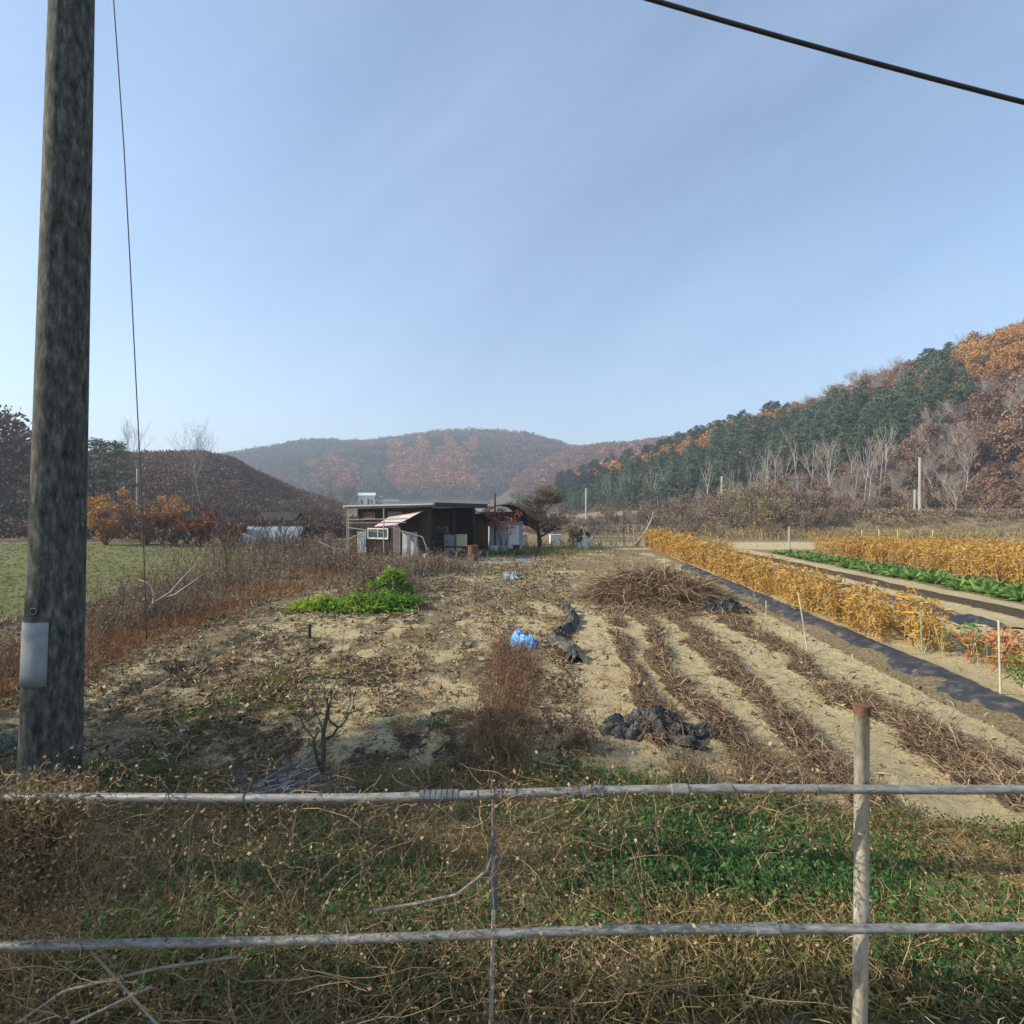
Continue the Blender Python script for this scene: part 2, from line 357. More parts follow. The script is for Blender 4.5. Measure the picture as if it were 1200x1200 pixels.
sand = np.maximum(sand, .62 * sm(.42, .6, n1) * sm(16, 20, GY) * (1 - sm(34, 38, GY)) * (GX > -3) * (u_ < 6))
sand = np.maximum(sand, .8 * sm(36, 40, GY) * (1 - sm(46, 50, GY)) * sm(4, 9, GX))
# greens
green = .95 * sm(.42, .56, n2 * .5 + n1 * .5) * np.exp(-((GX + 3.9) / 1.5) ** 2) * sm(5.3, 6.0, GY) * (1 - sm(8.2, 9.6, GY))
green = np.maximum(green, .6 * sm(.45, .6, n1) * np.exp(-((GX - .2) / 1.8) ** 2) * sm(13, 16, GY) * (1 - sm(34, 40, GY)))
green = np.maximum(green, .75 * (1 - infield) * sm(1.9, 2.2, GY) * sm(.35, .55, n1 + .1 * (GX > 0)))
lawn = (1 - sm(-13.2, -12.6, GX + .5 * (n1 - .5))) * sm(10, 13, GY) * (1 - sm(43, 47, GY + 5 * (n2 - .5)))
rust = .7 * np.exp(-((GX + 8.6) / 1.1) ** 2) * sm(6, 8, GY) * (1 - sm(20, 28, GY)) * sm(.3, .55, n1 + .1)
rust = np.maximum(rust, .5 * sm(.5, .65, n1) * np.exp(-((GX + 3) / 2.5) ** 2) * sm(5.5, 7, GY) * (1 - sm(14, 18, GY)))
rust = np.maximum(rust, .5 * (1 - infield) * sm(.5, .65, n2))
rust = np.maximum(rust, .55 * sm(16, 20, GY) * sm(1, 3, GX) * (1 - sm(5.2, 5.6, u_)) * sm(.45, .6, n1) * (1 - sm(30, 36, GY)))
dark = np.maximum(.85 * st, .8 * np.exp(-((GX + 1.55) / .42) ** 2 - ((GY - 5.75) / .45) ** 2))  # darker along the stalk strips and in an oval beside the pruned tree
dark = np.maximum(dark, .62 * sm(.50, .60, .45 * fbm(GX, GY, .5, 3, 77) + .55 * fbm(GX + .05 * GY, GY / 4, .45, 3, 78)) * infield * (1 - sm(.1, .5, u_)) * (1 - sm(22, 30, GY)))
dark = np.maximum(dark, .9 * np.exp(-((u_ - 12.1) / .5) ** 4) * (GY > 5) * (GY < 36))
drym = sm(48, 54, GY) * sm(14, 22, GX)
tan = np.stack([sand, green, dark], -1).reshape(-1, 3); tan2 = np.stack([lawn, rust, drym], -1).reshape(-1, 3)
g.C = [tan]
m, t, b, o = newmat('ground_soil')
Lk = t.links.new
def mixc(fac, a, b_, blend='MIX'):
    n = NN(t, 'ShaderNodeMix', data_type='RGBA', blend_type=blend)
    for i, s_ in ((0, fac), (6, a), (7, b_)):
        if isinstance(s_, (int, float)): n.inputs[i].default_value = s_
        elif isinstance(s_, tuple): n.inputs[i].default_value = (*s_, 1)
        else: Lk(s_, n.inputs[i])
    return n.outputs[2]
def mth(op, a, b_=0, c_=0, clamp=False):
    n = NN(t, 'ShaderNodeMath', operation=op); n.use_clamp = clamp
    for i, s_ in enumerate((a, b_, c_)):
        if isinstance(s_, (int, float)): n.inputs[i].default_value = s_
        else: Lk(s_, n.inputs[i])
    return n.outputs[0]
def nze(scale, det=6, ro=.65, vec=None):
    n = NN(t, 'ShaderNodeTexNoise'); n.inputs['Scale'].default_value = scale; n.inputs['Detail'].default_value = det; n.inputs['Roughness'].default_value = ro
    Lk(vec or co, n.inputs['Vector']); return n.outputs['Fac']
co = NN(t, 'ShaderNodeTexCoord').outputs['Object']
a1 = NN(t, 'ShaderNodeAttribute', attribute_name='tint'); s1 = NN(t, 'ShaderNodeSeparateXYZ'); Lk(a1.outputs['Vector'], s1.inputs[0])
a2 = NN(t, 'ShaderNodeAttribute', attribute_name='tint2'); s2 = NN(t, 'ShaderNodeSeparateXYZ'); Lk(a2.outputs['Vector'], s2.inputs[0])
nf, nm, nl, nv = nze(26, 8, .75), nze(6, 7, .7), nze(1.2, 6), nze(70, 4, .7)
def brk(mask, k=1.6, n=None):   # mask broken up by noise
    return mth('MULTIPLY_ADD', mth('SUBTRACT', n or nm, .5), k, mask)
def stepm(x, a=.4, b_=.6):
    n = NN(t, 'ShaderNodeMapRange'); n.inputs[1].default_value = a; n.inputs[2].default_value = b_; Lk(x, n.inputs[0]); return n.outputs[0]
base = ramp(t, [(.08, .06, .035), (.22, .17, .095), (.38, .31, .19)], [.36, .48, .64]); Lk(nf, base.inputs[0]); base = base.outputs[0]
sandr = ramp(t, [(.23, .18, .10), (.47, .385, .22), (.62, .53, .32)], [.33, .47, .66]); Lk(mth('MULTIPLY_ADD', nf, .6, mth('MULTIPLY', nm, .4)), sandr.inputs[0]); sandc = sandr.outputs[0]
grr = ramp(t, [(.045, .06, .02), (.09, .12, .035), (.17, .19, .06)], [.35, .5, .68]); Lk(nf, grr.inputs[0])
lwr = ramp(t, [(.12, .125, .048), (.16, .165, .065), (.20, .20, .09)], [.3, .5, .7]); Lk(mth('MULTIPLY_ADD', nf, .55, mth('MULTIPLY', nze(.35, 6), .45)), lwr.inputs[0])
rur = ramp(t, [(.12, .06, .035), (.24, .13, .065), (.36, .23, .12)], [.35, .5, .68]); Lk(nf, rur.inputs[0])
dkr = ramp(t, [(.035, .026, .018), (.085, .062, .04), (.16, .12, .075)], [.35, .5, .68]); Lk(nf, dkr.inputs[0])
drr = ramp(t, [(.16, .12, .075), (.27, .21, .13), (.34, .28, .18)], [.35, .5, .68]); Lk(nm, drr.inputs[0])
c = mixc(stepm(brk(s1.outputs[0], 1.5, nf)), base, sandc)
c = mixc(stepm(brk(s2.outputs[1], 1.7, nm)), c, rur.outputs[0])
c = mixc(stepm(brk(s1.outputs[1], 1.7, nm)), c, grr.outputs[0])
c = mixc(stepm(brk(s1.outputs[2], 1.5, nm)), c, dkr.outputs[0])
c = mixc(stepm(brk(s2.outputs[0], .25, nm)), c, lwr.outputs[0])
c = mixc(s2.outputs[2], c, drr.outputs[0])
Lk(c, b.inputs['Base Color']); b.inputs['Roughness'].default_value = .95; b.inputs['Specular IOR Level'].default_value = .15
bp = NN(t, 'ShaderNodeBump'); bp.inputs['Strength'].default_value = 1.0; bp.inputs['Distance'].default_value = .075
Lk(mth('ADD', mth('MULTIPLY', nf, .6), mth('ADD', nm, mth('MULTIPLY', nv, .25))), bp.inputs['Height']); Lk(bp.outputs[0], b.inputs['Normal'])
ground = g.build('ground', m, smooth=True, col=True); tag(ground, kind='structure')
at = ground.data.attributes.new('tint2', 'FLOAT_VECTOR', 'POINT'); at.data.foreach_set('vector', tan2.astype(np.float32).ravel())

def gz1(x, y): return float(gh(np.array([x]), np.array([y]))[0])
def onG(p, dz=0):
    p = np.asarray(p, float); q = np.zeros((len(p), 3)); q[:, :2] = p[:, :2]; q[:, 2] = gh(p[:, 0], p[:, 1]) + dz; return q

# ------------------------------------------------------------------ hills
class Hill:
    def __init__(s, base, ridge, seed, bump=4.0, prof=.85):
        s.s0 = np.array([q[0] for q in base], float); s.base = base; s.ridge = ridge; s.seed = seed; s.bump = bump; s.prof = prof
        s.bd = np.array([[(q[0] - 600) / 600 * q[1], q[1], 0.8] for q in base])
        s.rpx = np.array([q[0] for q in ridge], float); s.rd = np.array([P(q[0], q[1], q[2]) for q in ridge])
    def at(s, px, t):
        px = np.asarray(px, float); t = np.asarray(t, float)
        B = np.stack([np.interp(px, s.s0, s.bd[:, k]) for k in range(3)], -1)
        Rr = np.stack([np.interp(px, s.rpx, s.rd[:, k]) for k in range(3)], -1)
        tt = t[..., None]; q = B + (Rr - B) * tt
        z = B[..., 2] + (Rr[..., 2] - B[..., 2]) * np.where(t <= 1, np.sin(np.clip(t, 0, 1) * np.pi / 2) ** (1 / s.prof), 1 - (t - 1) ** 2 * 2.5)
        nn = (fbm(q[..., 0], q[..., 1], 30 + 6 * s.bump, 4, s.seed) - .5) * 2 * s.bump * sm(0, .3, t)
        q[..., 2] = z + nn - 1.2 * (t <= 0); return q
    def mesh(s, name, mat, n=160, mt=48):
        PX, TT = np.meshgrid(np.linspace(s.s0[0], s.s0[-1], n), np.linspace(-.02, 1.45, mt), indexing='ij')
        g = Geo(); g.grid(s.at(PX, TT).reshape(-1, 3), n, mt); o = g.build(name, mat, smooth=True); return tag(o, kind='structure')
hr = Hill([(655, 250), (700, 205), (770, 165), (850, 140), (1000, 112), (1200, 92), (1500, 80), (2100, 75)],
          [(655, 572, 375), (700, 560, 350), (760, 545, 320), (820, 528, 290), (900, 507, 260), (950, 497, 246), (987, 486, 236), (1040, 468, 224), (1085, 458, 214), (1125, 444, 204), (1200, 418, 190), (1350, 372, 172), (1500, 340, 160), (2100, 300, 150)], 3, 3.0)
hr.mesh('right_hill', M['hillsoil'])
hm = Hill([(-900, 85), (-200, 78), (0, 80), (120, 92), (220, 110), (300, 125), (400, 160)],
          [(-900, 480, 150), (-200, 520, 150), (0, 535, 160), (100, 545, 165), (165, 545, 170), (200, 542, 172), (240, 541, 174), (275, 549, 178), (310, 567, 185), (345, 583, 190), (400, 600, 200)], 13, 1.2)
hm.mesh('left_mound', M['moundsoil'])
hf = Hill([(-300, 420), (200, 430), (500, 480), (800, 520), (1100, 560)],
          [(-300, 560, 900), (100, 560, 900), (230, 548, 900), (280, 540, 900), (350, 528, 900), (450, 522, 900), (510, 515, 900), (570, 513, 900), (625, 518, 900), (670, 531, 900), (760, 530, 900), (1100, 540, 900)], 23, 9.0)
hf.mesh('far_mountain', M['farsoil'])
hb = Hill([(560, 420), (700, 400), (850, 380), (1100, 360)],
          [(560, 590, 700), (640, 545, 680), (700, 527, 660), (740, 524, 650), (790, 517, 620), (860, 503, 600), (950, 490, 580), (1100, 480, 560)], 33, 5.0)
hb.mesh('middle_ridge', M['farsoil'])

# ------------------------------------------------------------------ tree makers (Geo)
def branchy(r, H, r0, levels=3, nb=5, spread=.9, trunk=.35, up=.35, wob=.16, lean=0):
    """list of segments p0,p1,r0,r1 and tips"""
    S = []; tips = []
    def rec(p, d, Ln, rad, lv):
        k = 4 if lv > 0 else 3; pts = [p]
        for i in range(k):
            d = unit(d + r.normal(size=3) * wob + np.array([0, 0, up * .12])); pts.append(pts[-1] + d * Ln / k)
            ra, rb = rad * (1 - .6 * i / k), rad * (1 - .6 * (i + 1) / k); S.append((pts[-2], pts[-1], ra, rb))
        if lv == 0: tips.append(pts[-1]); tips.append(pts[1]); return
        for j in range(nb + (1 if lv == levels else 0)):
            f = trunk + (1 - trunk) * (j + r.random()) / (nb + 1) if lv == levels else .25 + .75 * (j + r.random()) / nb
            f = min(f, .999); i = int(f * k); q = pts[i] + (pts[i + 1] - pts[i]) * (f * k - i)
            a = r.random() * 6.283; side = np.array([math.cos(a), math.sin(a), 0]); nd = unit(d * (1 - spread * .45) + side * spread + np.array([0, 0, up]))
            rec(q, nd, Ln * (.62 - .25 * f * (lv == levels)) * (.75 + .5 * r.random()), max(rad * .5 * (1 - .35 * f), .002), lv - 1)
    rec(np.zeros(3), np.array([lean, 0, 1.]), H * .72, r0, levels)
    return S, np.array(tips)
def seggeo(g, S, k=4, m=0, minr=0, A=None):
    g.tubes([s_[0] for s_ in S], [s_[1] for s_ in S], [max(s_[2], minr) for s_ in S], [max(s_[3], minr) for s_ in S], k, A, m)
def pine_geo(seed, H=11, nclump=46, per=46, size=.42, low=.32, width=.30, trunk_m=0, leaf_m=1, flat=.45):
    r = np.random.default_rng(seed); tg = Geo(); lg = Geo()
    pts = [np.array([0, 0, 0.])]
    for i in range(7): pts.append(pts[-1] + np.array([r.normal() * .12, r.normal() * .12, H / 7]))
    pts = np.array(pts); tg.poly(pts, np.linspace(H * .018, H * .004, 8), 6, trunk_m, A=.5)
    for i in range(nclump):
        f = low + (1 - low) * (i + .5) / nclump; z = f * H * .98; rel = (f - low) / (1 - low)
        rad = H * width * (math.sin(min(1, rel * 1.7 + .25) * math.pi / 2) * (1 - rel) ** .62 + .06) * (.55 + .6 * r.random())
        a = i * 2.4 + r.normal() * .4; c0 = np.array([np.interp(z, pts[:, 2], pts[:, 0]), np.interp(z, pts[:, 2], pts[:, 1]), z])
        c = c0 + np.array([math.cos(a) * rad, math.sin(a) * rad, rad * .12])
        tg.tubes([c0 - [0, 0, .2]], [c], [H * .005], [H * .002], 3, .5, trunk_m)
        q = r.normal(size=(per, 3)); q = unit(q) * (r.random((per, 1)) ** .4) * np.array([1, 1, flat]) * (H * .085 * (.8 + .5 * r.random()))
        lg.leaves(c + q, size * (.7 + .6 * r.random(per)), .32, .6, np.clip(r.random() * .6 + r.random(per) * .4, 0, 1), leaf_m)
    return tg, lg
def broad_geo(seed, H=9, nclump=40, per=40, size=.4, low=.25, width=.36, bare=False, tr=.015, pts_only=False, fill=.13):
    r = np.random.default_rng(seed); tg = Geo(); lg = Geo()
    S, tips = branchy(r, H, H * tr, 3, 5, .8, .3, .45)
    seggeo(tg, S, 4, 0, H * .0016, .5)
    if not bare:
        zz = r.random(nclump) ** .8
        for f in zz:
            a = r.random() * 6.283; rad = H * width * math.sqrt(max(0, 1 - (2 * f - 1) ** 2) + .05) * (r.random() ** .45)
            c = np.array([math.cos(a) * rad, math.sin(a) * rad, H * (low + (1 - low) * f * .95)])
            q = unit(r.normal(size=(per, 3))) * (r.random((per, 1)) ** .5) * H * fill * (.7 + .6 * r.random())
            lg.leaves(c + q, size * (.6 + .8 * r.random(per)), .7, .3, np.clip(r.random() * .5 + r.random(per) * .5, 0, 1), 1)
    else:
        n = nclump * per; tp = tips[r.integers(0, len(tips), n)]
        lg.strands(walk(tp + r.normal(size=(n, 3)) * H * .012, rvec(n, r) * [1, 1, .4] + [0, 0, .6], H * (.05 + .07 * r.random(n)), 3, .3, 0, r), H * .0028, m=1)
    return tg, lg
def merged(tg, lg): g = Geo(); g.geo(tg); g.geo(lg); return g

# ---- right hill: individual trees
pineV = [merged(*pine_geo(100 + i, 11, 40, 40, .62, .30 + .04 * (i % 3), .25 + .02 * (i % 4))) for i in range(5)]
rustV = [merged(*broad_geo(200 + i, 8.5, 34, 34, .55, .22, .36)) for i in range(5)]
bareV = [merged(*broad_geo(300 + i, 11, 26, 20, .3, bare=True, tr=.012)) for i in range(5)]
def hidden_mesh(gv, name, mats):
    out = []
    for q in gv:
        o = q.build(name, mats); out.append(o.data); bpy.data.objects.remove(o)
    return out
pineM = hidden_mesh(pineV, 'pine_tree', [M['bark'], M['pine']])
rustM = hidden_mesh(rustV, 'oak_tree', [M['bark'], M['rust']])
goldM = hidden_mesh(rustV, 'larch_tree', [M['bark'], M['gold']])
bareM = hidden_mesh(bareV, 'bare_tree', [M['palebark'], M['mauve']])
N = 9000
r_ = np.random.default_rng(5)
pxs = r_.uniform(620, 1560, N); ts = r_.uniform(.0, 1.12, N); q = hr.at(pxs, ts)
keep = []; cell = {}
for i in range(N):
    k = (int(q[i, 0] // 4.2), int(q[i, 1] // 4.2))
    if k in cell: continue
    cell[k] = 1; keep.append(i)
q = q[keep]; ts = ts[keep]
qx, qy = proj(q[:, 0], q[:, 1], q[:, 2])
def species(px, py, t, rr):
    top = np.interp(px, [640, 700, 800, 860, 920, 1000, 1060, 1130, 1145], [560, 562, 548, 522, 498, 482, 470, 462, 480])
    bot = np.interp(px, [640, 700, 800, 880, 940, 1000, 1060, 1130, 1145], [590, 596, 592, 572, 556, 550, 536, 500, 490])
    if px > 1125 + 14 * math.sin(py * .07):
        return 'gold' if py < 425 + rr * 45 else ('rust' if rr < .62 or rr > .8 else 'bare')
    if top < py < bot: return 'pine' if rr < .93 else 'rust'
    if py <= top:
        if px < 925: return 'gold' if rr < .75 else 'pine'
        if px > 1075: return 'gold' if rr < .55 else 'pine'
        return 'pine' if (py < np.interp(px, [925, 1075], [478, 434]) and rr < .55) else ('rust' if rr < .8 else 'bare')
    return 'bare' if (rr < .52 or (py > 575 and rr < .7)) else 'rust'
order = np.argsort(q[:, 1] ** 2 + q[:, 0] ** 2)
cnt = dict(pine=0, rust=0, gold=0, bare=0); LIM = dict(pine=290, rust=280, gold=200, bare=180)
meshes = dict(pine=pineM, rust=rustM, gold=goldM, bare=bareM); names = dict(pine='pine_tree', rust='oak_tree', gold='larch_tree', bare='bare_tree')
labels = dict(pine='dark green pine standing in the pine belt across the right hill', rust='rust brown oak in autumn leaf on the lower right hillside',
              gold='golden orange larch high on the right hillside', bare='leafless grey tree with pale trunk at the foot of the right hill')
groups = dict(pine='pines on the right hill', rust='rust oaks on the right hill', gold='golden larches on the right hill', bare='bare trees at the foot of the right hill')
restV = dict(pine=[merged(*pine_geo(400 + i, 11, 22, 22, .95, .3, .26)) for i in range(2)], other=[merged(*broad_geo(420 + i, 8.5, 20, 18, .9, .2, .36)) for i in range(2)])
rest = Geo()
for i in order:
    rr = r_.random(); k = species(qx[i], qy[i] - 13, ts[keep[i]] if False else 0, rr)
    seen = qx[i] < 1290
    sc = (.75 + .5 * r_.random()) * (.9 if k != 'pine' else 1.0)
    if k == 'rust' and qy[i] > 560: sc *= .62
    if k == 'bare' and qy[i] > 585: sc *= .7
    loc = tuple(q[i] - [0, 0, .3])
    if seen and cnt[k] < LIM[k]:
        cnt[k] += 1
        o = bpy.data.objects.new(names[k], meshes[k][r_.integers(0, 5)]); COL.objects.link(o)
        o.location = loc; o.rotation_euler = (0, 0, r_.random() * 6.28); o.scale = (sc * (.9 + .2 * r_.random()), sc, sc * (.9 + .25 * r_.random()))
        pos_ = ('at its far left end', 'left of its middle', 'right of its middle', 'at its right end')[int(np.clip((qx[i] - [640, 860, 640, 700][['pine', 'gold', 'rust', 'bare'].index(k)]) // [130, 110, 160, 140][['pine', 'gold', 'rust', 'bare'].index(k)], 0, 3))]
        lev_ = 'upper' if ts[i] > .5 else 'lower'
        lb_ = {'pine': 'dark green pine, %s pine belt on the right hill, %s' % (lev_, pos_), 'rust': 'rust brown oak on the %s slope of the right hill, %s' % (lev_, pos_), 'gold': 'golden orange larch on the %s right hillside, %s' % (lev_, pos_), 'bare': 'leafless grey tree on the %s foot of the right hill, %s' % (lev_, pos_)}[k]
        tag(o, lb_, 'tree', groups[k] + ', ' + lev_ + ', ' + pos_)
    else:
        if not seen and r_.random() < .4: continue
        C = dict(pine=(.03, .06, .04), rust=(.2, .1, .06), gold=(.42, .2, .06), bare=(.18, .13, .11))[k]
        rest.geo(restV['pine' if k == 'pine' else 'other'][r_.integers(0, 2)], loc, r_.random() * 6, sc, np.array(C) * (.8 + .4 * r_.random()))
o = rest.build('hill_woodland', [M['forest'], M['forest']], col=True); tag(o, 'mixed autumn woodland covering the farther parts of the right hill', 'woodland', kind='stuff')
# pale slender trunks in front of the pine belt
r_ = np.random.default_rng(15)
slV = []
for i in range(4):
    tg, lg = Geo(), Geo(); S, tips = branchy(np.random.default_rng(330 + i), 14, .17, 2, 3, .5, .5, .5, .035, .03 * (i - 1.5)); seggeo(tg, S, 5, 0, .025, .5)
    n = 60; tp = tips[r_.integers(0, len(tips), n)]; lg.strands(walk(tp, rvec(n) + [0, 0, .5], .5 + .6 * r_.random(n), 3, .3), .03, m=1); slV.append(merged(tg, lg))
slM = hidden_mesh(slV, 'slender_tree', [M['palebark'], M['mauve']])
for px, t in [(712, .03), (718, .05), (731, .03), (745, .05), (765, .03), (771, .02), (782, .05), (806, .06), (825, .05), (832, .03), (868, .05), (880, .1), (900, .09), (905, .06), (912, .1), (922, .08), (975, .10), (979, .06), (998, .1), (1003, .08), (1012, .06), (1022, .06), (1034, .08), (1040, .12), (893, .03), (853, .1), (942, .12), (955, .1)]:
    p = hr.at(np.array([px + r_.normal() * 2]), np.array([t]))[0]
    o = bpy.data.objects.new('slender_tree', slM[r_.integers(0, 4)]); COL.objects.link(o); o.location = tuple(p - [0, 0, .3]); s_ = .85 + .35 * r_.random()
    o.rotation_euler = (r_.normal() * .04, r_.normal() * .05, r_.random() * 6); o.scale = (s_, s_, s_)
    tag(o, 'tall slender leafless tree with pale trunk in front of the green pines', 'tree', 'slender pale trunks below the pine belt')

# ---- far forests as one mass each
def mass(hill, name, label, px0, px1, n, size, colf, seed, t0=0.02, t1=1.08, leaf=24, tall=1.2, lf_=.5):
    r = np.random.default_rng(seed); px = r.uniform(px0, px1, n); t_ = r.uniform(t0, t1, n); q = hill.at(px, t_)
    X, Y = proj(q[:, 0], q[:, 1], q[:, 2]); g = Geo()
    nn = fbm(q[:, 0], q[:, 1], 110, 3, seed); cc = np.array([colf(X[i], Y[i], nn[i], r.random()) for i in range(n)])
    cc *= (.86 + .28 * r.random((n, 1)))
    s_ = size * (.7 + .6 * r.random(n))
    d = rvec(n * leaf, r).reshape(n, leaf, 3); d[..., 2] = np.abs(d[..., 2]) * tall
    c = q[:, None] + d * s_[:, None, None] * (.5 + .5 * r.random((n, leaf, 1))) + [0, 0, size * .5]
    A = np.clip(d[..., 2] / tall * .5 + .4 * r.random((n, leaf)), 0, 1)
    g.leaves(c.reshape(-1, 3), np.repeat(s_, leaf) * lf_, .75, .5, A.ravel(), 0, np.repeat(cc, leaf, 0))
    o = g.build(name, M['forest'], col=True); tag(o, label, 'forest', kind='stuff'); return o
def cf(X, Y, n, r):
    if 455 < X < 560 and 525 + 6 * math.sin(X * .2) < Y < 575: return (.36, .16, .06)
    if 360 < X < 420 and 545 < Y < 580 and r < .7: return (.34, .14, .06)
    if X < 470 and Y < 590 and r < .8 and n > .38: return (.035, .065, .05)
    if n > .56: return (.04, .07, .05)
    if n > .5 and r < .3: return (.06, .08, .05)
    return (.17, .10, .075) if r < .7 else (.12, .10, .07)
mass(hf, 'far_forest', 'hazy brown and green forest covering the far mountain', 180, 860, 6500, 6.5, cf, 51, 0.1, 1.08, 40, 1.2, .33)
def cb(X, Y, n, r):
    if n > .55 and r < .6: return (.05, .08, .05)
    return (.2, .11, .08) if r < .7 else (.3, .16, .08)
mass(hb, 'ridge_forest', 'reddish brown forest on the low ridge behind the right hill', 600, 960, 2600, 4.8, cb, 61, 0.05, 1.08, 40, 1.2, .33)
def cm(X, Y, n, r):
    if n > .6 and r < .4: return (.04, .06, .035)
    return (.125, .072, .05) if r < .6 else ((.17, .11, .07) if r < .88 else (.20, .10, .055))
mass(hm, 'mound_scrub', 'dark rusty scrub covering the low round mound on the left', -160, 400, 7000, 1.9, cm, 71, 0.0, 1.1, 60, 1.2, .26)

mass(hr, 'foot_scrub', 'brown leafless scrub covering the foot of the right hill', 656, 1500, 5200, 1.5, lambda X, Y, n, r: ((.19, .135, .105) if r < .5 else (.15, .09, .065)) if n > .4 else ((.24, .12, .07) if r < .3 else (.17, .13, .085)), 81, -.01, .5, 44, 1.0, .24)
class Flat:
    def __init__(s, x0, x1, y0, y1): s.b = (x0, x1, y0, y1)
    def at(s, px, t): x0, x1, y0, y1 = s.b; y = y0 + (y1 - y0) * t; x = x0 + (x1 - x0) * np.random.default_rng(3).random(len(px)); return np.stack([x, y, gh(x, y) - .3], 1)
mass(Flat(-130, -11, 47, 100), 'left_undergrowth', 'dark brown undergrowth between the lawn and the mound', 0, 1, 3800, 1.25, lambda X, Y, n, r: (.075, .055, .045) if r < .7 else (.12, .07, .04), 83, 0, 1, 60, 1.3, .2)
mass(Flat(-18, 70, 62, 135), 'middle_undergrowth', 'brown dry undergrowth behind the thicket', 0, 1, 4600, .9, lambda X, Y, n, r: (.17, .125, .095) if r < .6 else (.24, .19, .12), 85, 0, 1, 44, .9, .22)
mass(Flat(22, 130, 56, 68), 'bank_dry_grass', 'pale dry grass and brush on the road bank below the right hill', 0, 1, 3000, .55, lambda X, Y, n, r: (.27, .21, .14) if r < .6 else (.19, .14, .10), 87, 0, 1, 44, .8, .2)
# ------------------------------------------------------------------ named trees, left and middle
def treeobj(name, tg, lg, mats, loc, label, cat='tree', group=None, rz=0, sc=1):
    e = empty(name, loc, rz, label, cat, group); e.scale = (sc, sc, sc)
    tg.build('trunk', mats[0], e); lg.build('crown', [mats[1], mats[1]], e); return e
def gp(px, d): x = (px - 600) / 600 * d; return (x, d, gz1(x, d) - .05)
PL = [(-25, 70, 15.5, 'dark pine at the left frame edge beyond the green field'), (18, 72, 14.0, 'dark pine just left of the concrete pole beyond the field'),
      (62, 78, 13.0, 'dark pine behind the concrete pole'), (112, 80, 14.3, 'tall dark pine right beside the concrete pole, trunk bare below'), (134, 76, 13.4, 'dark pine with a spreading crown, rightmost of the left pines')]
for i, (px, d, H, lb) in enumerate(PL):
    tg, lg = pine_geo(500 + i, H, 24, 130, .42, .42 if px > 100 else .15, .24, 0, 0, .32); treeobj('pine_tree', tg, lg, (M['bark'], M['pine']), gp(px, d), lb, group='pines beyond the green field')
tg, lg = broad_geo(520, 15.5, 70, 60, .5, .3, .3); treeobj('oak_tree', tg, lg, (M['bark'], M['mauve']), gp(-2, 66), 'tall brown half leafless tree at the far left edge')
for i, (px, d, H, lb) in enumerate([(225, 105, 15.5, 'tall bare tree on the mound, left one of the pair'), (241, 100, 16.5, 'tall bare tree with pale trunk, right one of the pair on the mound'),
        (166, 95, 17, 'bare tree whose top shows beside the guy wire'), (290, 190, 14, 'bare tree on the falling right shoulder of the mound'), (388, 46, 5.6, 'slender leafless tree left of the shed'), (402, 44, 6.2, 'leafless tree touching the left end of the shed roof'), (412, 48, 5.4, 'thin leafless tree behind the pipe frame by the shed')]):
    tg, lg = Geo(), Geo(); r = np.random.default_rng(540 + i); S, tips = branchy(r, H * 1.2, H * .009, 3, 5, .55, .5 if i < 4 else .3, .5, .08); seggeo(tg, S, 5, 0, H * .0007, .5)
    tp = tips[r.integers(0, len(tips), 260)]; lg.strands(walk(tp, rvec(260) + [0, 0, .6], H * (.03 + .05 * r.random(260)), 3, .3), H * .0014, m=0); treeobj('bare_tree', tg, lg, (M['twig'] if i != 1 else M['palebark'], M['twig']), gp(px, d), lb, sc=.72 if i >= 4 else .9)
def bush(seed, H, Wd, n, size, mat, per=50, stems=9, stem_m='bark'):
    r = np.random.default_rng(seed); tg, lg = Geo(), Geo(); S = []; tips = []
    for i in range(stems):
        a = r.random() * 6.28; d = np.array([math.cos(a) * Wd * .45, math.sin(a) * Wd * .45, H * (.7 + .25 * r.random())])
        p = np.array([r.normal() * .08, r.normal() * .08, 0]); 
        for k in range(4):
            nx = p + d / 4 * np.array([1, 1, 1.0]) + r.normal(size=3) * H * .03; S.append((p, nx, H * .012 * (1 - k * .2), H * .012 * (.8 - k * .2))); p = nx; tips.append(p)
            if k > 0:
                for _ in range(2): e = p + unit(r.normal(size=3) + [0, 0, .8]) * H * .22; S.append((p, e, H * .004, H * .002)); tips.append(e)
    seggeo(tg, S, 4, 0, 0, .5); tips = np.array(tips)
    for i in range(n):
        c = tips[r.integers(0, len(tips))] + r.normal(size=3) * H * .05; q = unit(r.normal(size=(per, 3))) * (r.random((per, 1)) ** .5) * H * .13
        lg.leaves(c + q, size * (.6 + .8 * r.random(per)), .7, .3, np.clip(r.random() * .55 + r.random(per) * .45, 0, 1), 0)
    return tg, lg
for i, (px, d, H, Wd, mt, lb) in enumerate([(125, 43, 3.6, 2.8, 'amber', 'yellow orange shrub right beside the concrete pole'), (172, 43, 3.2, 3.6, 'rust', 'broad rusty shrub behind the guy wire'), (190, 45, 3.5, 2.8, 'amber', 'orange shrub leaning over the broad rusty one'),
        (232, 42, 2.5, 2.6, 'red', 'red brown shrub at the edge of the green field'), (268, 44, 1.7, 2.6, 'rust', 'low rusty shrub right of the red brown one'), (205, 42, 1.5, 3.0, 'mauve', 'low grey brown shrub in front of the orange shrubs')]):
    M.setdefault('redleaf', leafmat('red_leaves', [(.16, .045, .025), (.30, .09, .05), (.36, .15, .08)], trans=.2))
    tg, lg = bush(600 + i, H, Wd, 46, .2, None); treeobj('autumn_shrub', tg, lg, (M['bark'], M['redleaf'] if mt == 'red' else M[mt]), gp(px, d), lb, 'shrub', 'autumn shrubs along the far edge of the green field')
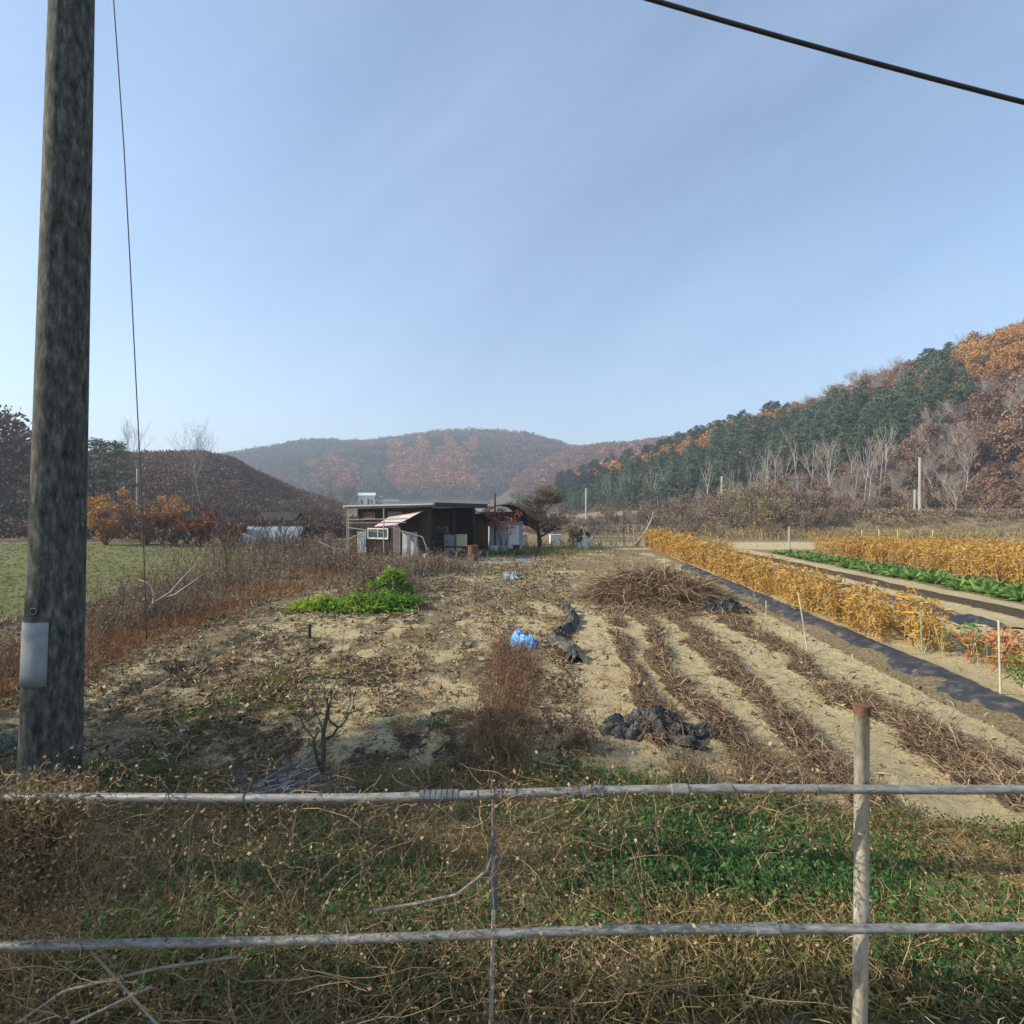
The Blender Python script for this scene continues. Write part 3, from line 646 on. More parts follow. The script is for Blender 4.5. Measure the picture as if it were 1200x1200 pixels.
# brown thicket across the middle distance
THK = [(640, 95, 3.5), (662, 90, 3), (705, 78, 3.2), (722, 84, 4), (745, 78, 3.6), (765, 82, 4.4), (785, 76, 3.8), (800, 84, 4.4), (820, 74, 3.6), (838, 80, 4.6), (858, 66, 4.2), (872, 70, 5.0), (888, 62, 4.3), (905, 66, 4.8), (922, 60, 4.0), (938, 64, 4.4), (952, 58, 2.8), (700, 62, 2.0), (790, 60, 2.4), (812, 55, 2.0), (845, 52, 1.8), (905, 52, 1.7), (985, 66, 2.4), (1012, 68, 2.0)]
tv = [bush(640 + i, 4, 4.2, 44, .16, None, 46, 12) for i in range(4)]
tvm = []
for i, (tg, lg) in enumerate(tv):
    tvm.append((hidden_mesh([tg], 'trunk', M['twig'])[0], hidden_mesh([lg], 'crown', [M['mauve'], M['mauve']])[0], hidden_mesh([lg], 'crown', [M['olive'], M['olive']])[0]))
for i, (px, d, H) in enumerate(THK):
    tm, cmv, cov = tvm[i % 4]; ol = 855 < px < 925 or px in (790, 845)
    e = empty('thicket_shrub', gp(px, d), i * 1.3, 'olive twiggy shrub in the thicket in front of the right hill' if ol else 'grey brown leafless shrub in the thicket behind the fields', 'shrub', 'olive shrubs of the thicket' if ol else 'leafless shrubs of the thicket')
    e.scale = (H / 4 * 1.15, H / 4 * 1.15, H / 4)
    for nm, me in (('trunk', tm), ('crown', cov if ol else cmv)):
        c_ = bpy.data.objects.new(nm, me); COL.objects.link(c_); c_.parent = e
# old fruit tree right of the sheds
r = np.random.default_rng(78); S, tips = branchy(r, 5.0, .2, 4, 7, 1.25, .12, .3, .1)
tg, lg = Geo(), Geo(); seggeo(tg, S, 5, 0, .012, .5); n = 1500; tp = tips[r.integers(0, len(tips), n)]
lg.strands(walk(tp, rvec(n) + [0, 0, .5], .25 + .2 * rng.random(n), 3, .3), .012, m=0); lg.leaves(tips[r.integers(0, len(tips), 900)] + r.normal(size=(900, 3)) * .06, .11, .7, .2, None, 0)
treeobj('fruit_tree', tg, lg, (M['bark'], M['olive']), gp(633, 40), 'old spreading leafless fruit tree right of the arched shed')
for i, (px, d, H, lb) in enumerate([(672, 38, 1.9, 'small yellow green shrub beside the white box'), (682, 39, 1.4, 'dark green little shrub by the white box')]):
    tg, lg = bush(670 + i, H, 1.0, 26, .12, None, 40, 5); treeobj('garden_shrub', tg, lg, (M['bark'], M['olive' if i == 0 else 'green']), gp(px, d), lb, 'shrub')

# unseen trees added off frame to cast shade across the fence and bank
for i, (x, y, H) in enumerate([(-13.0, 3.4, 8.0), (-12.0, -1.6, 6.4), (-16.5, 2.2, 9.5)]):
    tg, lg = broad_geo(700 + i, H, 60, 46, .3, .18, .34)
    treeobj('roadside_tree', tg, lg, (M['bark'], M['rust']), (x, y, gz1(x, y)), ['brown leaved roadside tree beside the fence, left of the pole', 'smallest brown roadside tree close to the fence', 'tallest brown roadside tree farthest left along the fence'][i])

# ------------------------------------------------------------------ crops
def crop_geo(seed, H=.8, n=150, stems=7):
    r = np.random.default_rng(seed); g = Geo(); a = r.random(stems) * 6.28
    p = np.stack([r.normal(size=stems) * .07, r.normal(size=stems) * .07, np.zeros(stems)], 1); d = np.stack([np.cos(a) * .22, np.sin(a) * .22, np.ones(stems)], 1)
    w = walk(p, d, H * (.8 + .3 * r.random(stems)), 5, .08, 0, r); g.strands(w, .014, m=1)
    k = r.integers(0, stems, n); f = r.integers(1, 5, n); c = w[k, f] + r.normal(size=(n, 3)) * [.07, .07, .05]
    g.strands(walk(c, rvec(n, r) * [1, 1, .5] + [0, 0, -.1], (.10 + .08 * r.random(n)), 3, .35, .15, r), .030, m=0)
    return g
cropM = hidden_mesh([crop_geo(800 + i) for i in range(6)], 'bean_plant', [M['crop'], M['croppale']])
r_ = np.random.default_rng(91)
CG = 'dry bean plants in the orange row beside the black film'
spots = []
for v in np.arange(10.6, 42, .27):
    for uc in ((6.85, 7.5) if v > 11.5 else (7.3,)):
        spots.append((uc + r_.normal() * .09, v + r_.normal() * .07))
spots = [s_ for s_ in spots][:296]
for u0, v0 in spots:
    x, y = xy(u0, v0); s_ = (.7 + .6 * r_.random()) * (1 + .35 * float(sm(18, 30, v0)))
    o = bpy.data.objects.new('bean_plant', cropM[r_.integers(0, 6)]); COL.objects.link(o); o.location = (x, y, gz1(x, y) - .02); o.rotation_euler = (r_.normal() * .08, r_.normal() * .08, r_.random() * 6.28); o.scale = (s_, s_, s_)
    zn_ = 'near end' if v0 < 15 else 'near middle' if v0 < 20 else 'far middle' if v0 < 26 else 'far end'; sd_ = 'film side' if u0 < 7.18 else 'sand side'
    tag(o, 'dried orange bean plant on the %s of the long row, at its %s' % (sd_, zn_), 'crop plant', CG + ', ' + sd_ + ', ' + zn_)
M['yg'] = leafmat('yellow_green_leaves', [(.12, .17, .03), (.30, .30, .06), (.45, .36, .1)], trans=.3)
ygM = hidden_mesh([crop_geo(820 + i, 1.5, 90, 9) for i in range(2)], 'reed_plant', [M['yg'], M['croppale']])
for i, (u0, v0) in enumerate([(7.6, 26.5), (8.2, 27.2), (7.9, 28.3)]):
    x, y = xy(u0, v0); o = bpy.data.objects.new('reed_plant', ygM[i % 2]); COL.objects.link(o); o.location = (x, y, gz1(x, y)); o.rotation_euler = (0, 0, i * 2.)
    tag(o, 'tall yellow green reed standing in the middle of the orange row', 'plant', 'yellow green reeds in the orange row')
# red clump and green plants near the right frame edge
rM = hidden_mesh([crop_geo(830 + i, .62, 80, 7) for i in range(2)], 'pepper_plant', [leafmat('red_orange_leaves', [(.3, .08, .03), (.45, .17, .05), (.5, .3, .1)], trans=.3), M['croppale']])
gM = hidden_mesh([crop_geo(840 + i, .6, 90, 8) for i in range(2)], 'pepper_plant', [M['veg'], M['croppale']])
for i, (u0, v0, k) in enumerate([(7.35, 9.9, 'r'), (7.6, 9.55, 'r'), (7.3, 9.4, 'r'), (7.7, 9.1, 'r'), (7.95, 9.7, 'r'), (7.4, 9.0, 'y'), (7.15, 8.7, 'g'), (7.55, 8.45, 'g'), (7.85, 8.75, 'y'), (7.2, 8.15, 'g'), (7.6, 7.9, 'g'), (7.9, 8.2, 'y'), (7.75, 7.5, 'g'), (7.35, 7.5, 'g'), (8.15, 8.6, 'g'), (8.2, 7.8, 'y'), (7.1, 10.4, 'y'), (7.7, 10.5, 'g')]):
    x, y = xy(u0, v0); me = {'r': rM, 'g': gM, 'y': ygM}[k][i % 2]; o = bpy.data.objects.new('pepper_plant', me); COL.objects.link(o); o.location = (x, y, gz1(x, y)); s_ = {'r': 1, 'g': 1, 'y': .45}[k] * (.85 + .3 * r_.random()); o.scale = (s_,) * 3; o.rotation_euler = (0, 0, i * 1.7)
    tag(o, {'r': 'reddish orange wilted pepper plant before the stake on the right', 'g': 'green leafy pepper plant beside the tall stake on the right', 'y': 'yellowing pepper plant among the green ones on the right'}[k], 'crop plant', {'r': 'wilted red pepper plants', 'g': 'green pepper plants', 'y': 'yellowing pepper plants'}[k])
# green vegetable row
vg = []
for i in range(4):
    r = np.random.default_rng(850 + i); g = Geo(); n = 34; a = r.random(n) * 6.28
    g.strands(walk(np.zeros((n, 3)), np.stack([np.cos(a), np.sin(a), .5 + r.random(n)], 1), .28 + .14 * r.random(n), 4, .15, .18, r), .085, m=0); vg.append(g)
vgM = hidden_mesh(vg, 'radish_plant', [M['veg']])
for v in np.arange(12, 36, .42):
    for uc in (14.2, 14.9, 15.6):
        if r_.random() < .2: continue
        x, y = xy(uc + r_.normal() * .06, v + r_.normal() * .06); o = bpy.data.objects.new('radish_plant', vgM[r_.integers(0, 4)]); COL.objects.link(o); o.location = (x, y, gz1(x, y)); o.rotation_euler = (0, 0, r_.random() * 6); s_ = .5 + .9 * r_.random(); o.scale = (s_,) * 3
        zn_ = 'near' if v < 17 else 'middle' if v < 25 else 'far'; rw_ = {14.2: 'front', 14.9: 'second', 15.6: 'back'}[uc]
        tag(o, 'green leafy vegetable in the %s line of the bright row, %s part' % (rw_, zn_), 'vegetable', 'green vegetables, %s line, %s part' % (rw_, zn_))
# orange field on the right
pts = []
for uc in np.arange(17.2, 46, .8):
    for v in np.arange(13, 37, .5): 
        x, y = xy(uc + r_.normal() * .08, v + r_.normal() * .1)
        if y < 36.5 and x / y < 1.12 and uc < 17.2 + 30 and y > 12 : pts.append((x, y, uc, v))
pts.sort(key=lambda p: (p[0] ** 2 + p[1] ** 2) * (1 + (p[2] - 17) * .15))
fg = Geo(); simp = [crop_geo(860 + i, .8, 40, 4) for i in range(3)]
for i, (x, y, uc, v) in enumerate(pts):
    s_ = 1.15 + .3 * r_.random()
    if i < 290:
        o = bpy.data.objects.new('soybean_plant', cropM[r_.integers(0, 6)]); COL.objects.link(o); o.location = (x, y, gz1(x, y)); o.rotation_euler = (0, 0, r_.random() * 6.28); o.scale = (s_,) * 3
        zn_ = 'right frame edge' if x / y > .85 else 'middle of the edge' if x / y > .72 else 'far left corner'
        tag(o, 'dried golden soybean plant at the near edge of the right field, ' + zn_, 'crop plant', 'golden soybean plants of the right field, ' + zn_)
    else: fg.geo(simp[r_.integers(0, 3)], (x, y, gz1(x, y)), r_.random() * 6, s_)
o = fg.build('soybean_field', [M['crop'], M['croppale']]); tag(o, 'mass of dried golden soybeans filling the field at right', 'crop field', kind='stuff')

# ------------------------------------------------------------------ plastic mulch strips
def strip(u0, u1, v0, v1, label, wav=.1, seed=0):
    n = int((v1 - v0) / .12) + 2; k = 9; vv = np.linspace(v0, v1, n)[:, None] + np.zeros((1, k)); f = np.linspace(0, 1, k)[None]
    uu = u0 + (u1 - u0) * f + wav * (fbm(vv, vv * 0 + seed, .9, 3, seed) - .5) * 2 * np.abs(f - .5) * 2
    x, y = xy(uu, vv); z = gh(x, y) + .02 + .05 * fbm(x, y, .3, 3, seed) - .08 * sm(.60, .72, fbm(x, y, .45, 3, seed + 40)) * (.3 + .7 * np.abs(f * 2 - 1)) - .045 * (np.abs(f - .5) > .49)
    g = Geo(); g.grid(np.stack([x, y, z], -1).reshape(-1, 3), n, k); o = g.build('mulch_film', M['blackplastic'], smooth=True); tag(o, label, 'plastic film'); return o
strip(5.75, 6.45, 5.2, 26, 'long strip of black mulch film left of the orange bean row', .22, 1)
strip(9.9, 10.55, 8.2, 10.6, 'short black mulch film at the right frame edge beyond the peppers', .2, 2)
strip(9.8, 10.6, 12.8, 18.0, 'black mulch film on the sand behind the orange row, middle one', .2, 3)
strip(9.7, 10.4, 19.5, 23.5, 'farthest short strip of black film behind the orange row', .15, 4)
strip(16.35, 17.0, 13, 34, 'black film between the green vegetables and the golden field', .15, 5)
def crumple(name, c, sx, sy, h, mat, label, cat, seed, rz=0, n=60, folds=.11):
    a, b_ = np.meshgrid(np.linspace(-1, 1, n), np.linspace(-1, 1, n), indexing='ij')
    rr = np.sqrt(a * a + b_ * b_); edge = 1 + .35 * (fbm(np.arctan2(b_, a) * 2 + 9, rr * 0, .8, 3, seed) - .5) * 2
    env = np.clip(1 - (np.maximum(abs(a), abs(b_)) / edge) ** 2, 0, 1) ** .6
    ridg = 1 - np.abs(fbm(a * 2 + 5, b_ * 2 + 5, folds * 4, 4, seed) * 2 - 1) * 2
    x0 = a * sx * edge; y0 = b_ * sy * edge; x = c[0] + x0 * math.cos(rz) - y0 * math.sin(rz); y = c[1] + x0 * math.sin(rz) + y0 * math.cos(rz)
    x = x + .06 * (fbm(a, b_, .2, 3, seed + 5) - .5) * sx * 4; y = y + .06 * (fbm(a, b_, .2, 3, seed + 6) - .5) * sy * 4
    z = gh(x, y) - .02 + h * env * (.25 + .75 * fbm(a, b_, .5, 3, seed + 1)) * (.45 + .75 * ridg)
    g = Geo(); g.grid(np.stack([x, y, z], -1).reshape(-1, 3), n, n)
    o = g.build(name, mat, smooth=False); tag(o, label, cat); return o
crumple('plastic_heap', (1.82, 6.5), .64, .34, .31, M['blackplastic'], 'crumpled heap of black film on the sand above the fence rail', 'plastic film', 3, -.35, 80)
crumple('plastic_heap', (6.0, 14.2), .62, .3, .4, M['blackplastic'], 'small black film bundle on the sand right of the brush pile', 'plastic film', 5)
crumple('plastic_bag', (.17, 10.9), .13, .24, .3, M['bluebag'], 'torn light blue plastic bag lying on the field', 'plastic bag', 8, .3, 50).name = 'plastic_bag'
crumple('plastic_sheet', (-.05, 22.3), .33, .9, .3, M['bluegrey'], 'grey blue plastic sheet on the grass towards the sheds', 'plastic film', 11, .1)
bpy.data.objects['plastic_bag'].scale = (1, 1, 1)
# the blue bag's second half and the snaking film, as swept crumpled ribbons
def ribbon(name, pts, w, h, mat, label, seed, lift=.0):
    pts = np.array(pts, float); tt = np.linspace(0, len(pts) - 1, 70); c = np.stack([np.interp(tt, range(len(pts)), pts[:, k]) for k in range(2)], 1)
    d = unit(np.gradient(c, axis=0)); nrm = np.stack([-d[:, 1], d[:, 0]], 1); k = 13; f = np.linspace(-1, 1, k)
    ww = w * (.65 + .7 * vnoise(tt * 1., tt * 0, .8, seed))
    q = c[:, None] + nrm[:, None] * f[None, :, None] * ww[:, None, None]; x, y = q[..., 0], q[..., 1]
    z = gh(x, y) + lift + h * (1 - f[None] ** 2) * (.3 + 1.2 * (1 - np.abs(fbm(x * 3, y * 3, .5, 4, seed) * 2 - 1) * 2)) - .02 * (np.abs(f[None]) > .95)
    g = Geo(); g.grid(np.stack([x, y, z], -1).reshape(-1, 3), 70, k); o = g.build(name, mat); tag(o, label, 'plastic film'); return o
ribbon('mulch_film', [(1.55, 15.0), (1.62, 13.9), (1.6, 13.0), (1.38, 12.2), (1.05, 11.5), (.85, 11.0), (1.2, 10.2), (1.15, 9.4)], .13, .16, M['blackplastic'], 'twisted strip of black film snaking down from the brush pile', 21)
ribbon('plastic_bag', [(.16, 11.1), (.12, 10.75), (.25, 10.5), (.5, 10.45)], .15, .2, M['bluebag'], 'bright blue plastic bag trailing over the dry stalks', 23)
bpy.data.objects.remove(bpy.data.objects['plastic_bag'])
bpy.data.objects['plastic_bag.001'].name = 'plastic_bag'; bpy.data.objects['plastic_bag']['category'] = 'plastic bag'

# ------------------------------------------------------------------ litter, stalks, grass (stuff)
def scatter(n, x0, x1, y0, y1, f, pw=0.):
    """random points, kept with probability f(x,y); pw>0 crowds them near y0"""
    x = rng.uniform(x0, x1, n); w = rng.random(n); y = y0 * (y1 / y0) ** w if pw else rng.uniform(y0, y1, n)
    x = x if not pw else np.where(True, x, x); k = rng.random(n) < f(x, y); return np.stack([x[k], y[k], gh(x[k], y[k])], 1)
def lying(n_pts, ang, spread, length, z=.35):
    n = len(n_pts); a = ang + rng.normal(size=n) * spread; return np.stack([np.sin(a), np.cos(a), np.abs(rng.normal(size=n)) * z], 1)
def inview(x, y): return (np.abs(x) < y * 1.12 + .8)
# stalk debris along the strips
p = scatter(120000, .5, 8.5, 4.2, 17, lambda x, y: debris_strip(x, y) * inview(x, y) * .9, 1)
g = Geo(); n = len(p); p[:, 2] += rng.random(n) ** 1.5 * .06
g.strands(walk(p, lying(p, RA, 1.0, 0, .25), .10 + .28 * rng.random(n) ** 1.5, 5, .35, .12), .003 + .008 * rng.random(n) ** 2, m=0)
g.build('stalk_rows', M['stalk']); tag(bpy.data.objects['stalk_rows'], 'reddish brown cut stalks lying in rows on the sand', 'cut stalks', kind='stuff')
# litter over whole field
def lf(x, y):
    u, v = uv(x, y); s_ = .5 * fbm(x + .05 * y, y / 4, .5, 3, 88) + .5 * fbm(x, y, .22, 2, 89); return inview(x, y) * np.where(u > .3, .10 + .9 * debris_strip(x, y) * .3, .10 + .9 * sm(.47, .58, s_)) * (y > fieldedge(x) - .1) * (u < 5.6)
p = scatter(130000, -13, 7, 5.0, 40, lf, 1); n = len(p); p[:, 2] += rng.random(n) * .02
g = Geo(); sc_ = (1 + .05 * p[:, 1])
g.strands(walk(p, lying(p, 0, 2.5, 0, .3), (.05 + .12 * rng.random(n)) * sc_, 4, .5, .15), (.006 + .008 * rng.random(n)) * sc_, m=0)
k = rng.random(n) < .3; g.leaves(p[k] + [0, 0, .012], (.03 + .05 * rng.random(k.sum())) * sc_[k], .6, 2.5, None, 0)
g.build('plant_litter', M['litter']); tag(bpy.data.objects['plant_litter'], 'brown dead leaves and bits of straw strewn over the bare field', 'plant litter', kind='stuff')
# tufts: orange dry grass on the left, olive grass
def tufts(name, mat, n, box, f, hgt, wid, label, blades=9, spread=.5, cat='grass', curl=.2):
    p = scatter(n, *box, f, 1); n = len(p); q = np.repeat(p, blades, 0) + rng.normal(size=(n * blades, 3)) * [.035, .035, 0]
    d = rvec(len(q)) * [spread, spread, 0] + [0, 0, 1]
    g = Geo(); hh = hgt * (.5 + .8 * rng.random(len(q))) * np.repeat(.6 + .8 * rng.random(n), blades)
    g.strands(walk(q, d, hh, 4, curl, .18), wid * (.7 + .6 * rng.random(len(q))) * (1 + .04 * q[:, 1]), m=0); o = g.build(name, mat); tag(o, label, cat, kind='stuff'); return o
tufts('rust_grass', M['rustgrass'], 14000, (-14, -5.3, 6.5, 26), lambda x, y: inview(x, y) * (np.exp(-((x + 8.9) / 1.2) ** 2)) * .8 * sm(.42, .6, fbm(x, y, 1.2, 3, 3) + .15), .18, .008, 'orange brown dry grass along the left side of the field', 8)
tufts('low_green_grass', M['olivegrass'], 16000, (-7, 4, 5.3, 26), lambda x, y: inview(x, y) * (.95 * np.exp(-((x + 3.9) / 1.3) ** 2) * sm(.42, .56, fbm(x, y, 1.3, 4, 21)) * (y < 9.5) + .25 * sm(.5, .6, fbm(x, y, 1.3, 4, 21)) * (y > 13)), .045, .007, 'low olive green grass in patches on the field', 8, 1.0)
tufts('field_weeds', M['rustgrass'], 5000, (-5.5, 2, 5.4, 20), lambda x, y: inview(x, y) * .35 * sm(.5, .62, fbm(x, y, .9, 3, 55)), .14, .006, 'thin orange dry weeds dotted over the middle of the field', 6, .9)
tufts('lawn_grass', M['olivegrass'], 16000, (-48, -12.4, 11, 46), lambda x, y: (np.abs(x) < y * 1.1) * .8, .08, .008, 'short olive grass of the lawn left of the field', 7, 1.0)
# embankment growth behind the fence
def bank(x, y): return (y > 2.1) * (y < fieldedge(x) + .35)
gpatch = lambda x, y: np.clip(np.exp(-((x - 1.45 + .6 * (fbm(x, y, .5, 3, 14) - .5)) / 1.05) ** 4) * sm(2.7, 3.1, y) * (1 - sm(4.3, 4.8, y + .6 * (fbm(x, y, .5, 3, 15) - .5))) * (.45 + .55 * sm(.35, .55, fbm(x, y, .3, 3, 16))) + .30 * sm(.45, .6, fbm(x, y, .6, 3, 12)), 0, 1)
p = scatter(230000, -5.5, 5.5, 2.1, 5.8, lambda x, y: bank(x, y) * gpatch(x, y)); n = len(p); p[:, 2] += .02 + rng.random(n) * .13
g = Geo(); g.leaves(p, .016 + .03 * rng.random(n), .55, 1.6, np.clip(.25 + (fbm(p[:, 0], p[:, 1], .35, 2, 8) - .3) * 1.3 + rng.normal(size=n) * .2, 0, 1), 0)
k = p[rng.random(n) < .25]; g.strands(walk(k - [0, 0, .05], rvec(len(k)) * [.5, .5, 0] + [0, 0, 1], .05 + .08 * rng.random(len(k)), 4, .2, .1), .005, m=0)
g.build('bank_weeds', M['green']); tag(bpy.data.objects['bank_weeds'], 'dense green weeds on the bank behind the fence', 'weeds', kind='stuff')
tufts('bank_grass', M['drygrass'], 15000, (-6.5, 7, 2.1, 5.8), lambda x, y: bank(x, y) * (1 - .8 * np.exp(-((x - 1.5) / 1.1) ** 4) * (y > 2.9)) * (.35 + .5 * sm(.4, .6, fbm(x, y, .7, 3, 66))), .11, .0045, 'dry straw coloured grass on the bank behind the fence', 8, .9, curl=.3)
tufts('bank_green_grass', M['olivegrass'], 22000, (-6.5, 7, 2.1, 5.6), lambda x, y: bank(x, y) * (.25 + .5 * sm(.45, .6, fbm(x, y, .8, 3, 19))), .10, .005, 'olive green grass between the dry vines on the bank', 8, .8, curl=.25)
# lying straw on bank
p = scatter(120000, -5.5, 5.8, 2.1, 5.8, lambda x, y: bank(x, y) * .5 * (1 - .88 * np.exp(-((x - 1.5) / 1.15) ** 4) * sm(2.7, 3.1, y))); n = len(p); p[:, 2] += .02 + rng.random(n) * .08
g = Geo(); g.strands(walk(p, lying(p, 0, 3, 0, .3), .06 + .16 * rng.random(n) ** 2, 5, .3, .08), .0022 + .0024 * rng.random(n), m=0)
g.leaves(p[::2] + [0, 0, .02], .010 + .016 * rng.random(len(p[::2])), .7, 1.2, None, 0)
g.build('bank_straw', M['vineleaf']); tag(bpy.data.objects['bank_straw'], 'tangled straw and dead leaves on the bank', 'straw', kind='stuff')

# ------------------------------------------------------------------ fence
fe_ = empty('pipe_fence', (0, 2.0, gz1(0, 1.9)), 0, 'grey pipe railing with two rails crossing the foreground', 'fence')
bz = fe_.location.z
def railz(x, k): return (1.700 + .012 * x + .008 * math.sin(x * 2.1)) if k == 0 else (1.148 + .020 * x + .008 * math.sin(x * 1.7 + 1))
for k in (0, 1):
    g = Geo(); xsr = np.linspace(-7, 7, 70); g.poly([[x, 0 + .004 * math.sin(x * 3), railz(x, k) - bz] for x in xsr], .0165 if k == 0 else .0165, 12)
    g.build('rail', M['galv'], fe_, smooth=True)
def fpost(x, top, r0=.027):
    g = Geo(); g.poly([[x + .0, .052, top - bz], [x - .002, .052, 1.2 - bz], [x - .014, .052, -.3]], r0, 16); o = g.build('post', M['post'], fe_, smooth=True)
    c = Geo(); c.poly([[x, .052, top - bz - .022], [x, .052, top - bz + .012]], r0 + .0035, 16); c.add(*disc([x, .052, top - bz + .0125], r0 + .0035, 16)); c.build('cap', M['rustcap'], o)
    for k in (0, 1):
        b_ = Geo(); t_ = np.linspace(-.3, 3.44, 12); b_.poly([[x + .03 * 0 + dx, .045 + .034 * math.cos(a), railz(x, k) - bz + .024 * math.sin(a)] for a, dx in zip(t_, np.linspace(-.03, .03, 12))], .003, 4)
        b_.build('tie_wire', M['greycable'], fe_)
def disc(c, r, k):
    t = np.arange(k) * 2 * np.pi / k; V = np.stack([c[0] + r * np.cos(t), c[1] + r * np.sin(t), np.full(k, c[2])], 1); V = np.concatenate([V, [c]])
    return V, [[i, (i + 1) % k, (i + 2) % k, k] for i in range(0, k, 2)]
fpost(1.402, 2.015); fpost(-3.6, 1.95); fpost(6.4, 2.0)
def sleeve(x0, x1, k, ribs, mat):
    g = Geo(); xx = []; rr = []; wd = (x1 - x0) / ribs
    for q_ in range(ribs):
        a_ = x0 + q_ * wd; xx += [a_, a_ + .0008, a_ + wd * .80, a_ + wd * .80 + .0008]; rr += [.0185, .0215, .0215, .0185]
    g.poly([[x, 0, railz(x, k) - bz] for x in xx], rr, 14); g.build('coupling', mat, fe_, smooth=False)
sleeve(.222, .365, 0, 3, M['coupler']); sleeve(-.36, -.205, 0, 7, M['coupler']); sleeve(.95, 1.06, 1, 1, M['galv']); sleeve(-3.0, -2.9, 1, 1, M['galv']); sleeve(.62, .7, 0, 1, M['galv'])
for x in (-.14, -.075, -.045, .01, -1.35, -1.05, .85, 1.18):
    g = Geo(); t_ = np.linspace(0, 6.5, 14); g.poly([[x + .006 * math.sin(a * .5), .0195 * math.cos(a), railz(x, 0) - bz + .0195 * math.sin(a)] for a in t_], .0022, 4); g.build('tie_wire', M['greycable'], fe_)
# slim stake by the fence
g = Geo(); g.poly([[-.075, 2.06, 1.72], [-.073, 2.06, 1.2], [-.095, 2.06, .35]], [.007, .009, .011], 8)
o = g.build('garden_stake', M['weedpole'] if 'weedpole' in M else M['palebark'], smooth=True); tag(o, 'slim weathered stick tied upright to the railing, wrapped in vines', 'stake')
g = Geo(); g.poly([[-.072, 2.045, 1.49], [-.074, 2.045, 1.22]], .013, 8); g.build('sleeve', M['coupler'], o)

# dry vines on the fence
def vines(name, n, xf, zlo, zhi, label, w=(.0025, .003), ln=(.25, .5), lv=2, yoff=.0, curl=.42, ysp=.06):
    x = xf(n); y = 2.0 + yoff + rng.normal(size=n) * ysp; z = zlo + (zhi - zlo) * rng.random(n)
    p = np.stack([x, y, z], 1); d = rvec(n) * [1, .35, 1]
    wk = walk(p, d, ln[0] + ln[1] * rng.random(n), 9, curl, .06); wk[..., 1] = np.clip(wk[..., 1], 1.93, 2.5)
    zf = gh(wk[..., 0], wk[..., 1]) ; wk[..., 2] = np.clip(wk[..., 2], zf, zhi + .04)
    g = Geo(); g.strands(wk, w[0] + w[1] * rng.random(n) ** 2, A=rng.random(n), m=0)
    c = wk[:, 1:].reshape(-1, 3); c = c[rng.random(len(c)) < lv / 8]; g.leaves(c + rng.normal(size=c.shape) * .008, .008 + .013 * rng.random(len(c)), .7, 0, None, 1)
    o = g.build(name, [M['vine'], M['vineleaf']]); tag(o, label, 'vines', kind='stuff')
vines('vine_heap', 1500, lambda n: -1.88 + rng.normal(size=n) * .12, 1.27, 1.72, 'thick brown heap of dead vines over the railing at the pole', (.0018, .0035), (.08, .18), 5, 0, .6, .06)
vines('vine_net', 1300, lambda n: -2.3 + 2.9 * rng.random(n) ** 1.25, .75, 1.70, 'thin dead vines netted between the two rails on the left', (.0010, .0022), (.15, .4), 2.6, curl=.35)
vines('vine_hem', 520, lambda n: np.concatenate([rng.uniform(-2.3, .6, n // 2), rng.uniform(-.1, 1.3, n - n // 2)]), 1.5, 1.72, 'short dead vine ends hanging under the top rail', (.0013, .0022), (.1, .25), 2.5)
vines('vine_low', 300, lambda n: rng.uniform(-2.4, .9, n), .55, 1.15, 'dead vines and stems below the lower rail', (.0013, .0026), (.35, .6), 1.2, curl=.25)
for s_, lb, pts in [(1, 'long bent pale stem crossing low at the left frame corner', [(-2.0, 2.02, .75), (-1.75, 2.0, .93), (-1.4, 2.02, 1.0), (-1.1, 2.05, 1.02)]), (2, 'straight pale stem leaning against the lower rail', [(-1.62, 1.97, 1.11), (-1.3, 1.99, .72), (-1.1, 2.0, .5)]),
                    (3, 'thin pale stem in the left bottom corner', [(-2.0, 2.0, .55), (-1.7, 1.98, .82), (-1.42, 2.02, .93)]), (4, 'arched pale vine stem between the rails near the middle', [(-.55, 2.03, 1.22), (-.38, 2.0, 1.27), (-.22, 2.02, 1.29), (-.1, 2.04, 1.37), (-.06, 2.04, 1.5)])]:
    g = Geo(); g.poly(pts, .005, 6); o = g.build('dry_stem', M['palebark'], smooth=True); tag(o, lb, 'stem')

# ------------------------------------------------------------------ concrete pole by the fence and its cable
pb = P(56, 900, 3.0); pe = empty('utility_pole', (pb[0] - .07, 3.0, gz1(pb[0], 3.0) - .3), 0, 'stained concrete utility pole close behind the railing', 'utility pole')
o0 = np.array(pe.location); g = Geo(); pl = []; rl = []
for z in np.linspace(.1, 8.6, 40):
    ctr = np.interp(z, [.0, 1.2, 2.8, 5.8, 8.6], [-2.742, -2.706, -2.655, -2.578, -2.50]); rr = np.interp(z, [.0, 1.2, 2.8, 5.8, 8.6], [.149, .146, .128, .104, .085])
    pl.append(np.array([ctr, 3.0, z]) - o0); rl.append(rr)
g.poly(pl, rl, 40); pol = g.build('pole', M['concrete'], pe, smooth=True)
a0 = math.atan2(-3.0, 2.68); 
g = Geo(); zt = np.linspace(1.82, 2.18, 6); th = np.linspace(a0 - 1.35, a0 + .05, 10) - .25; V = []
for a in th:
    for z in zt:
        ctr = np.interp(z, [0, 1.2, 2.8], [-2.742, -2.706, -2.655]); rr = np.interp(z, [0, 1.2, 2.8], [.149, .146, .128]) + .004; V.append(np.array([ctr + rr * math.cos(a), 3 + rr * math.sin(a), z]) - o0)
g.grid(np.array(V), 10, 6); pltt = g.build('identification_plate', M['plate'], pe, smooth=True)
md = pltt.modifiers.new('s', 'SOLIDIFY'); md.thickness = .003; md.offset = 1
